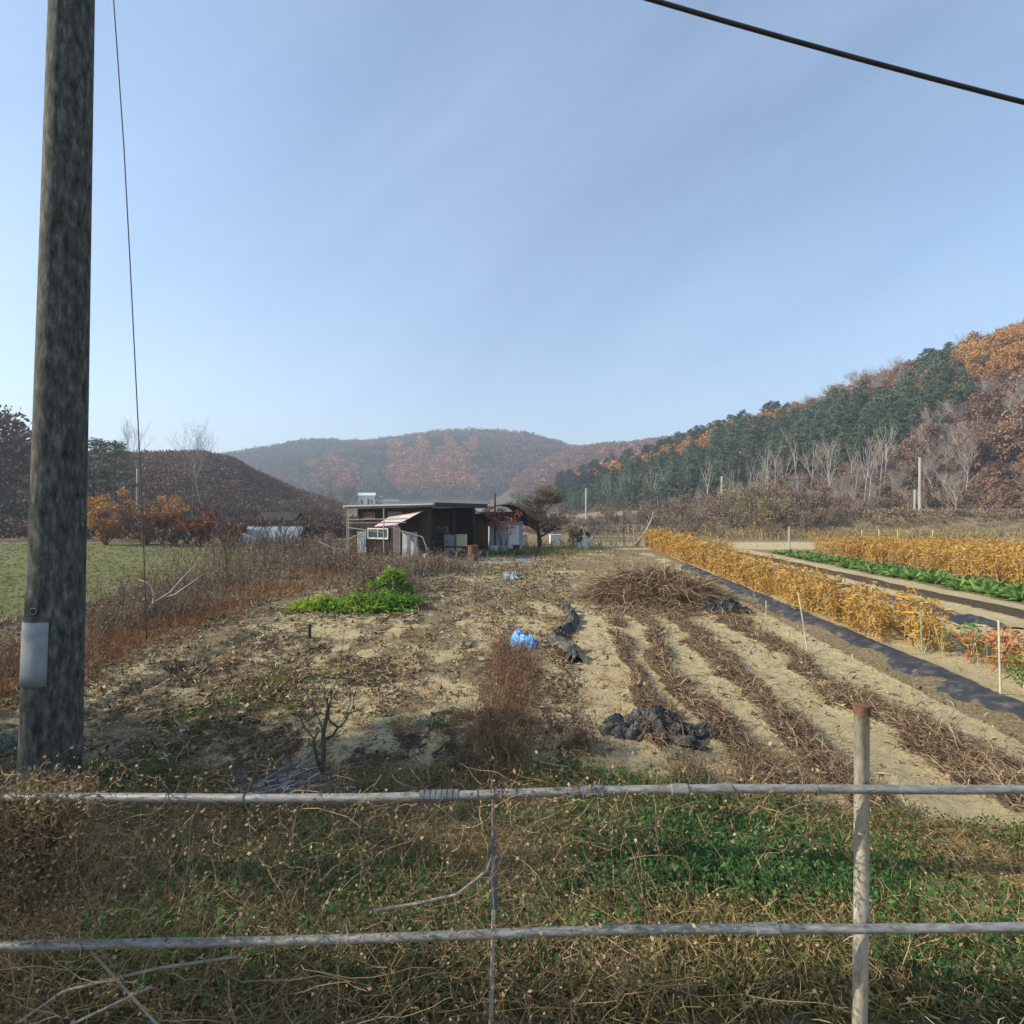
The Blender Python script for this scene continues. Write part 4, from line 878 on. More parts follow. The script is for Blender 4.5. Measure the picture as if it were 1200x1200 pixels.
g = Geo(); c0 = np.array([-2.675 + .141 * math.cos(a0 - .72), 3 + .141 * math.sin(a0 - .72), 2.245]) - o0; dv = np.array([math.cos(a0 - .72), math.sin(a0 - .72), 0])
m_, t_, b_, o_ = newmat('hole_dark'); b_.inputs['Base Color'].default_value = (.01, .01, .01, 1)
g.tubes([c0 - dv * .03], [c0 + dv * .0015], .016, .016, 16, caps=True); g.build('bolt_hole', m_, pe)
g = Geo(); g.poly([c0 - [0, 0, 0] + dv * .001 + .018 * np.array([-dv[1] * math.cos(a), dv[0] * math.cos(a), math.sin(a)]) for a in np.linspace(0, 6.29, 18)], .0025, 4); g.build('hole_rim', M['plate'], pe)
g = Geo(); xx = np.linspace(-2.52, 22, 60); cz = lambda x: CAMH + 2.985 - (x - .875) * .275 + (x - .875) * (x - 3.0) * .010
pts = [[x, 3.0, cz(x)] for x in xx]
g.poly(pts, .0125, 8); o = g.build('overhead_cable', M['cable'], smooth=True); tag(o, 'thick black overhead cable crossing the top right of the sky', 'cable')
# guy wire
px_ = [(128, -60, 8.2), (133, 0, 8.4), (145, 170, 8.9), (152, 300, 9.4), (160, 460, 10.0), (165, 560, 10.4), (169, 660, 10.9), (172, 752, 11.2)]
g = Geo(); g.poly([P(*q_) for q_ in px_], [.010] * 5 + [.011] * 3, 6); o = g.build('guy_wire', M['greycable'], smooth=True); tag(o, 'long thin wire running down from the sky to the dry grass', 'wire')

# ------------------------------------------------------------------ far poles and posts
def upole(px, py0, py1, d, label, mat='palepole', r0=.16, arm=True):
    b_ = P(px, py1, d); H = (py1 - py0) / 600 * d; e = empty('utility_pole', tuple(b_), 0, label, 'utility pole')
    g = Geo(); g.poly([[0, 0, -.6], [0, 0, H * .5], [0, 0, H]], [r0, r0 * .85, r0 * .7], 10); g.build('pole', M[mat], e, smooth=True)
    if arm: g = Geo(); g.box([0, 0, H - .5], [1.6, .12, .12]); g.build('crossarm', M[mat], e)
upole(1078, 536, 606, 74, 'tall pale utility pole on the road bank below the right hill', r0=.24, arm=False); upole(1072, 574, 606, 76, 'shorter pale pole just left of the tall one on the bank', r0=.2, arm=False)
upole(846, 558, 604, 88, 'pale utility pole rising from the thicket in the middle', r0=.24, arm=False); upole(687, 572, 612, 118, 'pale utility pole beside the dark tarped heap', r0=.3, arm=False)
upole(161, 549, 600, 92, 'pale utility pole behind the rusty shrubs on the left', r0=.24, arm=False); upole(925, 617, 643, 39, 'short pale post at the end of the sandy track', r0=.08, arm=False)
upole(580, 578, 645, 36, 'dark thin pole in front of the arched shed', 'wood', .09, False); upole(731, 600, 640, 45, 'thin dark pole behind the trellis', 'wood', .05, False)
# span wires between the far poles
g = Geo()
def sag(a, b_, s_, r0):
    a, b_ = np.array(a), np.array(b_); f = np.linspace(0, 1, 16)[:, None]; q = a + (b_ - a) * f; q[:, 2] -= (4 * f * (1 - f) * s_)[:, 0]
    g = Geo(); g.poly(q, r0, 4); return g
for a, b_, lb in ((P(846, 562, 88), P(1077, 540, 74), 'power wire between the two pale poles on the right'), (P(687, 574, 118), P(846, 562, 88), 'power wire between the pale poles left of centre')):
    o = sag(a, b_, 1.2, .02).build('power_wire', M['cable']); tag(o, lb, 'wire')
def stake(x, y, H, r0, mat, label, lean=0): g = Geo(); g.poly([[0, 0, -.1], [lean * .5, 0, H * .5], [lean, 0, H]], r0, 6); o = g.build('garden_stake', M[mat], loc=(x, y, gz1(x, y)), smooth=True); tag(o, label, 'stake')
stake(7.3, 7.65, 1.1, .014, 'bamboo', 'pale tall stake beside the green peppers at the right edge', -.03)
stake(5.9, 10.2, 1.2, .012, 'bamboo', 'leaning pale stake in front of the orange bean row', -.2); stake(7.95, 9.9, .85, .012, 'greenstake', 'green stake between the bean row and the red peppers', -.06)
stake(6.6, 13.3, .5, .012, 'bamboo', 'short stick on the black film'); stake(-4.45, 11.25, .32, .035, 'wood', 'short dark stump post in front of the bright green clump')
for i, (px, d) in enumerate([(1010, 37), (1030, 37.5), (1093, 37), (1052, 38)]): stake((px - 600) / 600 * d, d, 1.5, .03, 'bamboo', ['first', 'second', 'fourth', 'third'][i] + ' pale stake from the left at the back of the golden field')

# ------------------------------------------------------------------ brush pile
g = Geo(); n = 9000; a = rng.random(n) * 6.28; rr = rng.random(n) ** .6; c = np.stack([PILE[0] + np.cos(a) * rr * 1.9, PILE[1] + np.sin(a) * rr * 1.7, np.zeros(n)], 1)
top = lambda x, y: np.clip(1 - ((x - PILE[0] - .1) / 2.0) ** 2 - ((y - PILE[1]) / 1.9) ** 2, 0, 1) ** .7 * (.75 + .5 * (fbm(x, y, .8, 2, 4) - .3))
c[:, 2] = gh(c[:, 0], c[:, 1]) + top(c[:, 0], c[:, 1]) * (.55 + .45 * rng.random(n)); d = rvec(n) * [1, 1, .35] + np.stack([np.cos(a) * .4, np.sin(a) * .4, -.1 + 0 * a], 1)
wk = walk(c, d, .4 + .8 * rng.random(n), 6, .28, .14); wk[..., 2] = np.maximum(wk[..., 2], gh(wk[..., 0], wk[..., 1]) + .01)
g.strands(wk, .008 + .014 * rng.random(n), m=0); cx = np.linspace(-1, 1, 30); A_, B_ = np.meshgrid(cx, cx, indexing='ij')
X_ = PILE[0] + .1 + A_ * 1.8; Y_ = PILE[1] + B_ * 1.7; g.grid(np.stack([X_, Y_, gh(X_, Y_) + top(X_, Y_) * .75 - .1], -1).reshape(-1, 3), 30, 30, A=.05)
o = g.build('brush_pile', M['stalk']); tag(o, 'large heap of reddish brown cut stalks on the field', 'brush pile')
# extra loose stalks around its foot
p = scatter(14000, 1.8, 8, 12.5, 19, lambda x, y: np.exp(-((x - 4.4) / 2.1) ** 2 - ((y - 14.9) / 1.1) ** 2)); n = len(p); p[:, 2] += rng.random(n) * .06
g = Geo(); g.strands(walk(p, lying(p, 1.2, .9, 0, .2), .25 + .4 * rng.random(n), 5, .25, .1), .010 + .008 * rng.random(n)); g.build('loose_stalks', M['stalk']); tag(bpy.data.objects['loose_stalks'], 'loose stalks spread in front of the large heap', 'cut stalks', kind='stuff')

# ------------------------------------------------------------------ weeds clumps
def weedclump(name, x, y, w, dpt, H, n, mat, label, lw=.007, sub=3, cat='dry weeds', leafy=.03, spread=.35, kind='stuff', parts=False):
    p = np.stack([x + rng.normal(size=n) * w * .45, y + rng.normal(size=n) * dpt * .45, np.zeros(n)], 1); p[:, 2] = gh(p[:, 0], p[:, 1])
    g = Geo(); wk = walk(p, rvec(n) * [spread, spread, 0] + [0, 0, 1], H * (.4 + .7 * rng.random(n)), 6, .13, .03); g.strands(wk, lw, m=0)
    for _ in range(sub):
        k = rng.integers(2, 6, n); s0 = wk[np.arange(n), k]; g.strands(walk(s0, rvec(n) + [0, 0, .5], H * (.1 + .2 * rng.random(n)), 4, .3, 0), lw * .7, m=0)
    if leafy: s0 = wk[:, 2:].reshape(-1, 3); s0 = s0[rng.random(len(s0)) < .5]; g.leaves(s0 + rng.normal(size=s0.shape) * .02, leafy * (.5 + rng.random(len(s0))), .5, 0, None, 0)
    o = g.build(name, M[mat]); tag(o, label, cat, kind=kind); return o
weedclump('dry_weeds', -.02, 8.9, .55, 2.6, .36, 1700, 'redweed', 'long strip of brown weeds reaching from the blue bag to the fence', .006, 3, leafy=.025, spread=.9)
weedclump('dry_weeds', -.16, 6.4, .42, 1.3, .42, 700, 'redweed', 'tall tangled brown weeds standing in the middle of the field', .006, 3, leafy=.025, spread=.7)
weedclump('dry_weeds', -.1, 5.85, .5, .5, .42, 260, 'drygrass', 'straw coloured weeds just above the middle of the top rail', .005, 2, leafy=.02, spread=.7)
weedclump('dry_weeds', .85, 6.15, .18, .3, .42, 110, 'weed', 'small dark weed clump left of the black plastic heap', .006, 3, leafy=.04)
weedclump('dry_weeds', 2.75, 5.3, .9, .5, .28, 420, 'stalk', 'dark stalk tangle behind the fence right of the plastic heap', .006, 3, leafy=.02, spread=.9)
weedclump('dry_weeds', -4.75, 18.6, 1.7, 2.0, 1.15, 420, 'weed', 'tall dry brown weeds behind the bright green clump', .016, 4, leafy=.09)
weedclump('dry_weeds', -4.2, 24, 3.0, 2.2, 1.0, 520, 'weed', 'dry garden weeds along the front of the dark shed', .018, 3, leafy=.11)
weedclump('dry_weeds', -8.6, 24.5, 2.0, 3.0, 1.2, 420, 'weed', 'dry weeds left of the shed by the white trestle', .018, 3, leafy=.1)
weedclump('dry_weeds', -9.4, 13.2, 1.4, 3.4, .75, 900, 'weed', 'grey brown weeds on the field border left of centre', .010, 4, leafy=.05)
weedclump('dry_weeds', -11.2, 18.5, 2.4, 5.0, .95, 900, 'weed', 'grey brown weed hedge between the lawn and the saplings', .014, 3, leafy=.07)
weedclump('dry_weeds', -12.0, 26, 5.0, 5.0, 1.0, 700, 'weed', 'pale dry weeds beyond the saplings', .02, 3, leafy=.1)
weedclump('dry_weeds', -8.6, 9.2, 1.4, 1.6, .4, 700, 'weed', 'brown weeds behind the concrete pole at the lawn edge', .007, 3, leafy=.035)
weedclump('dry_weeds', -14, 34, 9, 3.0, 1.4, 900, 'weed', 'dry brown weeds before the grey greenhouse', .026, 3, leafy=.14)
weedclump('dry_weeds', 6, 42, 14, 4.0, .7, 700, 'drygrass', 'straw coloured grass along the far end of the field', .03, 2, leafy=.08)
weedclump('dry_weeds', 38, 56, 26, 6.0, 1.1, 2600, 'drygrass', 'pale dry grass on the bank behind the golden field', .05, 2, leafy=.12)
weedclump('dry_weeds', 9.0, 9.2, .9, 4.0, .35, 500, 'olivegrass', 'sparse olive weeds behind the peppers', .008, 2, leafy=.03, spread=.8)
weedclump('dry_weeds', 2.0, 34, 6, 2.5, .55, 500, 'olivegrass', 'green grass before the old fruit tree', .03, 1, leafy=.08)
# bright green clump
def leafclump(name, x, y, sx, sy, H, n, mat, label, ls=.10, cat='plant', kind=None):
    m_ = n; a = rng.normal(size=(m_, 2)) * .5; a = a[np.abs(a).max(1) < 1.1]; m_ = len(a); p = np.stack([x + a[:, 0] * sx, y + a[:, 1] * sy, np.zeros(m_)], 1)
    hh = H * np.exp(-(a ** 2).sum(1) * .8) * (.05 + 1.6 * fbm(p[:, 0], p[:, 1], .38, 3, 6) ** 1.6); p[:, 2] = gh(p[:, 0], p[:, 1]) + hh * rng.random(m_) ** .35
    g = Geo(); g.strands(walk(p, rvec(m_) * [1, 1, .4] + [0, 0, .5], ls * (.7 + .8 * rng.random(m_)), 4, .25, .25), ls * .22, A=np.clip(.2 + .5 * (p[:, 2] - gh(p[:, 0], p[:, 1])) / H + .5 * rng.random(m_) - .12 * a[:, 0], 0, 1), m=0)
    o = g.build(name, M[mat]); tag(o, label, cat, kind=kind); return o
leafclump('leafy_clump', -4.85, 14.6, 1.3, .6, .55, 2900, 'lime', 'bright lime green leafy clump spread on the field', .2)
leafclump('leafy_clump', -3.75, 15.1, .95, .7, .6, 2300, 'bright', 'fresh green leafy clump merging into the lime one on its right', .2)
leafclump('leafy_clump', -3.9, 16.4, .75, .5, .95, 1300, 'bright', 'taller green clump at the foot of the dry weeds', .2)
weedclump('dry_weeds', -4.3, 15.6, 1.6, .9, .75, 160, 'weed', 'dry stalks poking through the bright green clump', .012, 3, leafy=.06)
leafclump('leafy_clump', -4.55, 23, 1.0, .8, .5, 1600, 'grayveg', 'grey green leafy patch in front of the shed', .2)
leafclump('leafy_clump', -1.15, 6.8, .25, .2, .12, 260, 'grayveg', 'tiny grey green plant in the middle of the litter', .06)
leafclump('leafy_clump', -.2, 33.5, 1.2, .8, .4, 900, 'green', 'dark green plants beside the red drum', .2)
leafclump('leafy_clump', -5.75, 5.8, .3, .3, .3, 400, 'grayveg', 'pale leaved plants at the left frame edge beside the concrete pole', .09)

# ------------------------------------------------------------------ saplings on the left
def sapling(px, py, H, label, seed, r0=.03, lv=3, sp=.6, leaf=60, mats=('bark', 'mauve')):
    d = CAMH * 600 / (py - 600); x = (px - 600) / 600 * d; r = np.random.default_rng(seed); S, tips = branchy(r, H, r0, lv, 4, sp, .3, .5, .12)
    e = empty('sapling', (x, d, gz1(x, d)), 0, label, 'sapling', None); tg, lg = Geo(), Geo(); seggeo(tg, S, 5, 0, .007, .5); tg.build('trunk', M[mats[0]], e)
    n = leaf; lg.strands(walk(tips[r.integers(0, len(tips), n)], rvec(n, r) + [0, 0, 1], H * .08 * (1 + r.random(n)), 3, .2, 0, r), .008, m=0); lg.leaves(tips[r.integers(0, len(tips), n)], .05, .5, 0, None, 0); lg.build('twigs', M[mats[1]], e)
for i, q_ in enumerate([(266, 680, 2.6, 'leafless sapling, nearest one of the left row'), (311, 668, 2.6, 'leafless sapling with a forked top, second of the left row'), (333, 660, 2.4, 'leafless sapling third along the left row'),
        (355, 655, 2.6, 'leafless sapling fourth along the left row, right of the grey greenhouse'), (380, 652, 3.2, 'leafless sapling farthest along the left row beside the white trestle'), (252, 660, 3.6, 'tall leafless sapling behind the nearest one')]): sapling(*q_, 900 + i, .035)
# pruned little tree in the foreground
r = np.random.default_rng(5); e = empty('pruned_tree', (-2.02, 5.5, gz1(-2.02, 5.5)), 0, 'small pruned leafless tree on the dug soil just above the rail', 'tree'); g = Geo(); tw = Geo()
def pxp(px, py, d=5.5): q_ = P(px, py, d); return q_ - np.array(e.location)
for pts, r0 in [([(379, 912), (381, 880), (379, 862), (383, 838), (385, 826)], .028), ([(378, 905), (372, 888), (368, 868), (372, 858)], .020), ([(380, 868), (390, 862), (396, 853), (404, 846), (406, 838)], .014), ([(396, 853), (388, 842), (384, 825), (385, 818)], .012), ([(379, 858), (376, 845), (370, 832), (365, 822)], .008), ([(368, 866), (358, 852), (352, 842)], .009)]:
    g.poly([pxp(a, b_) + [0, r.normal() * .03, 0] for a, b_ in pts], np.linspace(r0, r0 * .55, len(pts)), 7)
for pts in [[(385, 826), (393, 806), (400, 788), (403, 762), (404, 738)], [(385, 820), (378, 805), (368, 790), (362, 780)], [(385, 826), (392, 815), (401, 800)], [(406, 838), (410, 825), (413, 808)], [(404, 846), (412, 830), (420, 806), (424, 795)], [(365, 822), (360, 806), (358, 790)], [(352, 842), (348, 830), (350, 815)], [(400, 788), (408, 774), (410, 760)], [(370, 832), (372, 815), (370, 800)]]:
    tw.poly([pxp(a, b_) + [0, r.normal() * .06, 0] for a, b_ in pts], np.linspace(.006, .003, len(pts)), 5)
g.build('trunk', M['bark'], e, smooth=True); tw.build('twigs', M['twig'], e)
# chips heap under it
g = Geo(); n = 650; c = np.stack([-2.35 + rng.normal(size=n) * .3, 5.15 + rng.normal(size=n) * .18, np.zeros(n)], 1); c[:, 2] = gh(c[:, 0], c[:, 1]) + .02 + .1 * rng.random(n) * np.exp(-((c[:, 0] + 2.35) / .3) ** 2); g.strands(walk(c, lying(c, 1.2, .4, 0, .15), .08 + .12 * rng.random(n), 3, .08), .012 + .018 * rng.random(n))
o = g.build('cut_straw_heap', leafmat('grey_straw', [(.2, .19, .18), (.42, .4, .38)], trans=0)); tag(o, 'low heap of grey split straw at the foot of the pruned tree', 'straw heap')
# curved stick near plastic heap, branch on the left
g = Geo(); b0 = np.array([2.1, 6.2, gz1(2.1, 6.2)]); g.poly([P(797, 838, 6.2), P(800, 852, 6.2), P(802, 868, 6.15), P(797, 880, 6.1), P(789, 886, 6.05)], .010, 6); o = g.build('bent_stick', M['twig'], smooth=True); tag(o, 'dark bent stick standing at the right end of the plastic heap', 'stick')
g = Geo(); g.poly([P(174, 722, 13), P(178, 708, 13), P(188, 702, 13.1), P(200, 694, 13.2), P(212, 680, 13.3), P(230, 661, 13.4)], [.045, .04, .035, .03, .025, .012], 7); g.poly([P(188, 702, 13.1), P(205, 697, 13.0), P(222, 685, 12.9), P(240, 672, 12.8)], [.03, .025, .02, .01], 6); g.poly([P(180, 706, 13), P(180, 694, 13.0), P(175, 684, 13.0), P(163, 679, 13)], [.025, .02, .015, .01], 6)
o = g.build('fallen_branch', M['palebark'], smooth=True); tag(o, 'pale forked branch propped in the weeds at left', 'branch')
g = Geo(); lx = [P(745, 640, 41), P(750, 632, 41), P(757, 622, 41.2), P(763, 610, 41.4), P(766, 600, 41.5)]; g.poly(lx, [.12, .1, .08, .07, .05], 7); g.poly([lx[3], P(757, 600, 41.4), P(750, 598, 41.3)], [.05, .04, .02], 5); g.poly([lx[3], P(770, 602, 41.4)], [.05, .02], 5)
o = g.build('leaning_trunk', M['palebark'], smooth=True); tag(o, 'bare leaning trunk beside the trellis frame', 'tree')

# ------------------------------------------------------------------ shed
A = R(-25)
sh = empty('wooden_shed', (-4.85, 30.5, 0), A, 'low dark wooden shed with flat roof and open right side', 'shed')
# local: +x to the viewer's right-back?  front-left face along -x, open side along +y
def part(name, mat, fn, parent=sh, smooth=False): g = Geo(); fn(g); return g.build(name, M[mat], parent, smooth=smooth)
Lw, Dw, Hs = 5.6, 5.4, 3.15
part('wall', 'wood', lambda g: (g.box([-Lw / 2, .06, Hs / 2 - .02], [Lw, .1, Hs - .08]), [g.box([-Lw + .15 + i * .2, .0, Hs / 2 - .1], [.012, .02, Hs - .25]) for i in range(27)]))
part('wall', 'wood', lambda g: g.box([-Lw / 2, Dw, Hs / 2 - .02], [Lw, .1, Hs - .08])); part('wall', 'wood', lambda g: g.box([-Lw, Dw / 2, Hs / 2 - .15], [.1, Dw - .12, Hs - .3]))
part('partition', 'wood', lambda g: g.box([-1.9, Dw / 2 + .3, Hs / 2 - .1], [.08, Dw - .8, Hs - .2]))
rf = part('roof', 'roofdark', lambda g: g.box([-Lw / 2 + .0, Dw / 2, Hs + .02], [Lw + 1.3, Dw + 1.0, .08], tilt=-.018))
part('fascia', 'roofgrey', lambda g: g.box([-Lw / 2 + .0, -.53, Hs + .02], [Lw + 1.34, .06, .24], tilt=-.018), rf); part('fascia', 'roofdark', lambda g: g.box([.68, Dw / 2, Hs + .06], [.05, Dw + 1.04, .30]), rf)
for y in (.1, 2.7, 5.3): part('post', 'wood', lambda g: g.box([-.08, y, Hs / 2], [.16, .16, Hs]))
part('corner_panel', 'wood', lambda g: g.box([-.35, -.04, Hs / 2 - .03], [.8, .08, Hs - .1]))
wf = part('window', 'whitepaint', lambda g: (g.box([-3.9, -.05, 1.75], [1.6, .06, .08]), g.box([-3.9, -.05, 1.15], [1.6, .08, .1]), g.box([-4.68, -.05, 1.45], [.07, .06, .7]), g.box([-3.12, -.05, 1.45], [.07, .06, .7]), g.box([-3.9, -.052, 1.45], [.05, .05, .6])))
part('pane', 'glass', lambda g: g.box([-3.9, -.02, 1.45], [1.5, .02, .56]), wf)
part('door', 'greypanel', lambda g: (g.box([-1.45, -.06, .85], [1.1, .06, 1.5]), g.box([-1.45, -.10, .85], [.05, .03, 1.5]), g.box([-1.45, -.10, 1.57], [1.14, .03, .06])))
def aw(g):
    n = 14; V = []
    for i in range(n):
        f = i / (n - 1)
        for j in range(8):
            h = j / 7; V.append([(-.3 - 2.7 * f) * (1 - h) + (-1.2 - 1.6 * f) * h, -.1 - 1.6 * h, (2.95 - .45 * f) * (1 - h) + (2.05 - .1 * f) * h - .12 * math.sin(f * 3.14) * math.sin(h * 3.14)])
    g.grid(np.array(V), n, 8)
awn = part('awning', 'awning', aw, smooth=True); md = awn.modifiers.new('s', 'SOLIDIFY'); md.thickness = .015
part('awning_pipe', 'whitepaint', lambda g: g.poly([[-2.0, -1.5, 2.0], [-.6, -1.2, 1.55], [-.1, -.7, 1.35], [.1, -.5, .6]], .035, 6))
part('floor_slab', 'stone', lambda g: g.box([-.3, Dw / 2, .04], [4.2, Dw + 1.2, .1]))
for x_, w_, h_, z_, mt in ((-5.2, .7, 1.5, .8, 'greypanel'), (-2.45, .55, 1.9, 1.0, 'roofgrey'), (-.75, .5, 1.1, .6, 'rustsheet'), (-4.6, .9, .5, 2.55, 'rustsheet'), (-2.6, 1.1, .45, 2.6, 'roofgrey')):
    part('wall_patch', mt, lambda g: (g.box([x_, -.045, z_], [w_, .02, h_]), [g.box([x_ - w_ / 2 + .06 + .12 * k_, -.062, z_], [.03, .02, h_ - .02]) for k_ in range(int(w_ / .12))]))
part('gutter', 'greypanel', lambda g: g.poly([[-Lw - .6, -.62, Hs + .0], [0.6, -.62, Hs + .1]], .05, 6), sh)
part('shelf', 'roofgrey', lambda g: (g.box([-1.1, 2.6, 1.5], [1.4, .4, .04]), g.box([-1.1, 2.6, .9], [1.4, .4, .04]), [g.box([-1.7 + .24 * k_, 2.55, 1.64 + (k_ % 3) * .03], [.16, .2, .22 + (k_ % 3) * .06]) for k_ in range(6)]))
# things inside and around (world coordinates)
def thing(name, loc, rz, label, cat, fns):
    e = empty(name, loc, rz, label, cat)
    for nm, mt, fn in fns: part(nm, mt, fn, e)
    return e
def at(px, py, d=None): d = d or CAMH * 600 / (py - 600); return ((px - 600) / 600 * d, d, 0.05)
thing('storage_cabinet', (*at(528, 648, 33.2)[:2], .1), R(-8), 'grey cabinet standing inside the open shed', 'cabinet', [('body', 'greypanel', lambda g: g.box([0, 0, .65], [.75, .5, 1.2])), ('door', 'greypanel', lambda g: g.box([0, -.27, .65], [.68, .03, 1.1]))])
thing('cupboard', (*at(541, 648, 33)[:2], .1), R(-8), 'cream cupboard beside the grey cabinet in the open shed', 'cupboard', [('body', 'cream', lambda g: g.box([0, 0, .65], [.6, .5, 1.2])), ('door', 'cream', lambda g: g.box([0, -.27, .65], [.52, .03, 1.1]))])
thing('work_bench', (*at(530, 655, 31.5)[:2], .1), R(-15), 'low dark bench under the open shed roof', 'bench', [('top', 'wood', lambda g: g.box([0, 0, .55], [1.8, .6, .06])), ('leg', 'wood', lambda g: g.box([-.8, 0, .26], [.08, .5, .52])), ('leg', 'wood', lambda g: g.box([.8, 0, .26], [.08, .5, .52]))])
def drum(g): g.poly([[0, 0, .0], [0, 0, .02], [0, 0, .28], [0, 0, .3], [0, 0, .32], [0, 0, .56], [0, 0, .58], [0, 0, .6], [0, 0, .84], [0, 0, .88]], [.29, .29, .28, .3, .28, .28, .3, .28, .28, .29], 20)
dr = thing('steel_drum', (-2.25, 29.4, 0), 0, 'rusty red steel drum on the yard before the shed', 'drum', [('shell', 'red', drum), ('rim', 'red', lambda g: g.poly([[.285 * math.cos(a), .285 * math.sin(a), .88] for a in np.linspace(0, 6.2832, 20)], .02, 6))])
# pipe frame left of the shed
e = empty('drying_rack', (-9.3, 29.8, 0), R(-6), 'rusty and white pipe rack beside the left end of the shed', 'rack')
for q_, mt in [(([-.3, 0, 0], [-.3, 0, 2.55]), 'palebark'), (([-.55, .8, 0], [-.55, .8, 2.9]), 'palebark'), (([1.9, 0, 0], [1.9, 0, 3.0]), 'palebark'), (([-.35, 0, 2.35], [3.3, 0, 2.42]), 'palebark'), (([-.35, .1, 2.15], [3.2, .1, 2.2]), 'awning'), (([-.3, 0, 1.9], [1.9, 0, 1.6]), 'palebark'), (([-.3, 0, 1.2], [.9, 0, 1.7]), 'palebark')]:
    g = Geo(); g.poly(q_, .035, 6); g.build('pipe', M[mt], e)
# white trestle
e = empty('trestle', (*at(395, 660, 27)[:2], 0), .3, 'white trestle standing left of the shed', 'trestle')
for a, b_ in [(-.25, -.1), (.05, .18)]: g = Geo(); g.poly([[a, 0, 0], [b_, 0, .85]], .035, 6); g.build('leg', M['white'], e)
for a, b_ in [(.25, .18)]: g = Geo(); g.poly([[a + .2, 0, 0], [b_, 0, .85]], .035, 6); g.build('leg', M['white'], e)
g = Geo(); g.poly([[-.9, 0, 1.25], [-.2, 0, .9], [.5, 0, .8]], .04, 6); g.build('beam', M['white'], e)
# arched shed with shade net
ar = empty('arched_shed', (*at(590, 643, 38)[:2], 0), R(10), 'small grey shed under an arched black shade net', 'shed')
part('wall', 'greypanel', lambda g: g.box([0.2, 0, 1.05], [2.5, .06, 2.1]), ar); part('wall', 'greypanel', lambda g: g.box([1.42, 1.6, 1.05], [.06, 3.1, 2.1]), ar); part('wall', 'greypanel', lambda g: g.box([-1.02, 1.6, 1.05], [.06, 3.1, 2.1]), ar)
part('door', 'white', lambda g: (g.box([.75, -.05, .95], [.8, .04, 1.75])), ar)
def arch(g):
    n = 18; V = []
    for i in range(n):
        a = math.pi * i / (n - 1)
        for y in (-.5, .6, 1.7, 2.8, 3.6): V.append([.1 + 1.65 * math.cos(a), y, 2.05 + 1.25 * math.sin(a)])
    g.grid(np.array(V), n, 5)
rf = part('roof', 'net', arch, ar, True); md = rf.modifiers.new('s', 'SOLIDIFY'); md.thickness = .04
def hoop(y): return lambda g: g.poly([[.1 + 1.7 * math.cos(a), y, 2.05 + 1.3 * math.sin(a)] for a in np.linspace(0, math.pi, 16)], .04, 6)
part('hoop', 'roofdark', hoop(-.5), ar); part('gable', 'net', lambda g: g.box([-.1, -.1, 2.45], [2.6, .04, .75]), ar)
lt = thing('lean_to', (*at(565, 645, 36.5)[:2], 0), R(4), 'dark lean-to roof between the shed and the arched one', 'lean-to', [('roof', 'net', lambda g: g.box([0, 1, 2.75], [2.6, 2.2, .08], tilt=.12)), ('post', 'wood', lambda g: g.box([-.55, 0, 1.35], [.14, .14, 2.7])), ('post', 'wood', lambda g: g.box([.35, 0, 1.35], [.12, .12, 2.7])), ('back_wall', 'wood', lambda g: g.box([0, 2.0, 1.35], [2.2, .06, 2.7]))])
tg, lg = bush(990, 2.7, 2.2, 30, .13, None, 40, 6); lg2 = Geo(); 
V_, F_, A_, M_ = lg.data()[0]; zc = V_[F_].mean(1)[:, 2]; kk = zc > 1.6; lg2.add(V_, F_[kk], A_, 0)
treeobj('red_vine_shrub', tg, lg2, (M['bark'], M['redleaf']), (*at(590, 643, 36.8)[:2], 0), 'reddish leafy climber in front of the arched shed', 'shrub')
crumple('green_tarp', (-.95, 34.3), .9, .6, .3, M['greentarp'], 'green tarp lying by the yard near the arched shed', 'tarp', 31)
for i, (px, py, sx, sz, lb) in enumerate([(611, 636, .9, .9, 'white crate right beside the arched shed'), (651, 634, 1.0, .75, 'white crate under the old fruit tree'), (682, 640, .8, .9, 'white crate by the yellow green shrub')]):
    loc = at(px, py + 3); thing('white_crate', (loc[0], loc[1], 0), .1, lb, 'crate', [('body', 'white', lambda g: (g.box([0, 0, sz / 2], [sx, .7, sz]),)), ('lid', 'white', lambda g: g.box([0, 0, sz + .03], [sx + .06, .76, .06]))])
crumple('black_tarp_heap', (11.7, 74.0), 1.4, .9, 2.0, M['blackplastic'], 'dark tarp covered heap beside the pale pole in the distance', 'heap', 41)
g = Geo(); x, y = np.meshgrid(np.linspace(-6.5, 1.4, 40), np.linspace(27.6, 36, 30), indexing='ij'); m__ = None
X_ = x + 0; Y_ = y + .35 * np.sin(x); g.grid(np.stack([X_, Y_, gh(X_, Y_) + .012], -1).reshape(-1, 3), 40, 30); o = g.build('yard', noisy('yard_gravel', [(.13, .12, .10), (.26, .24, .20), (.15, .15, .07)], 1.6, .95, .3), smooth=True); tag(o, kind='structure')
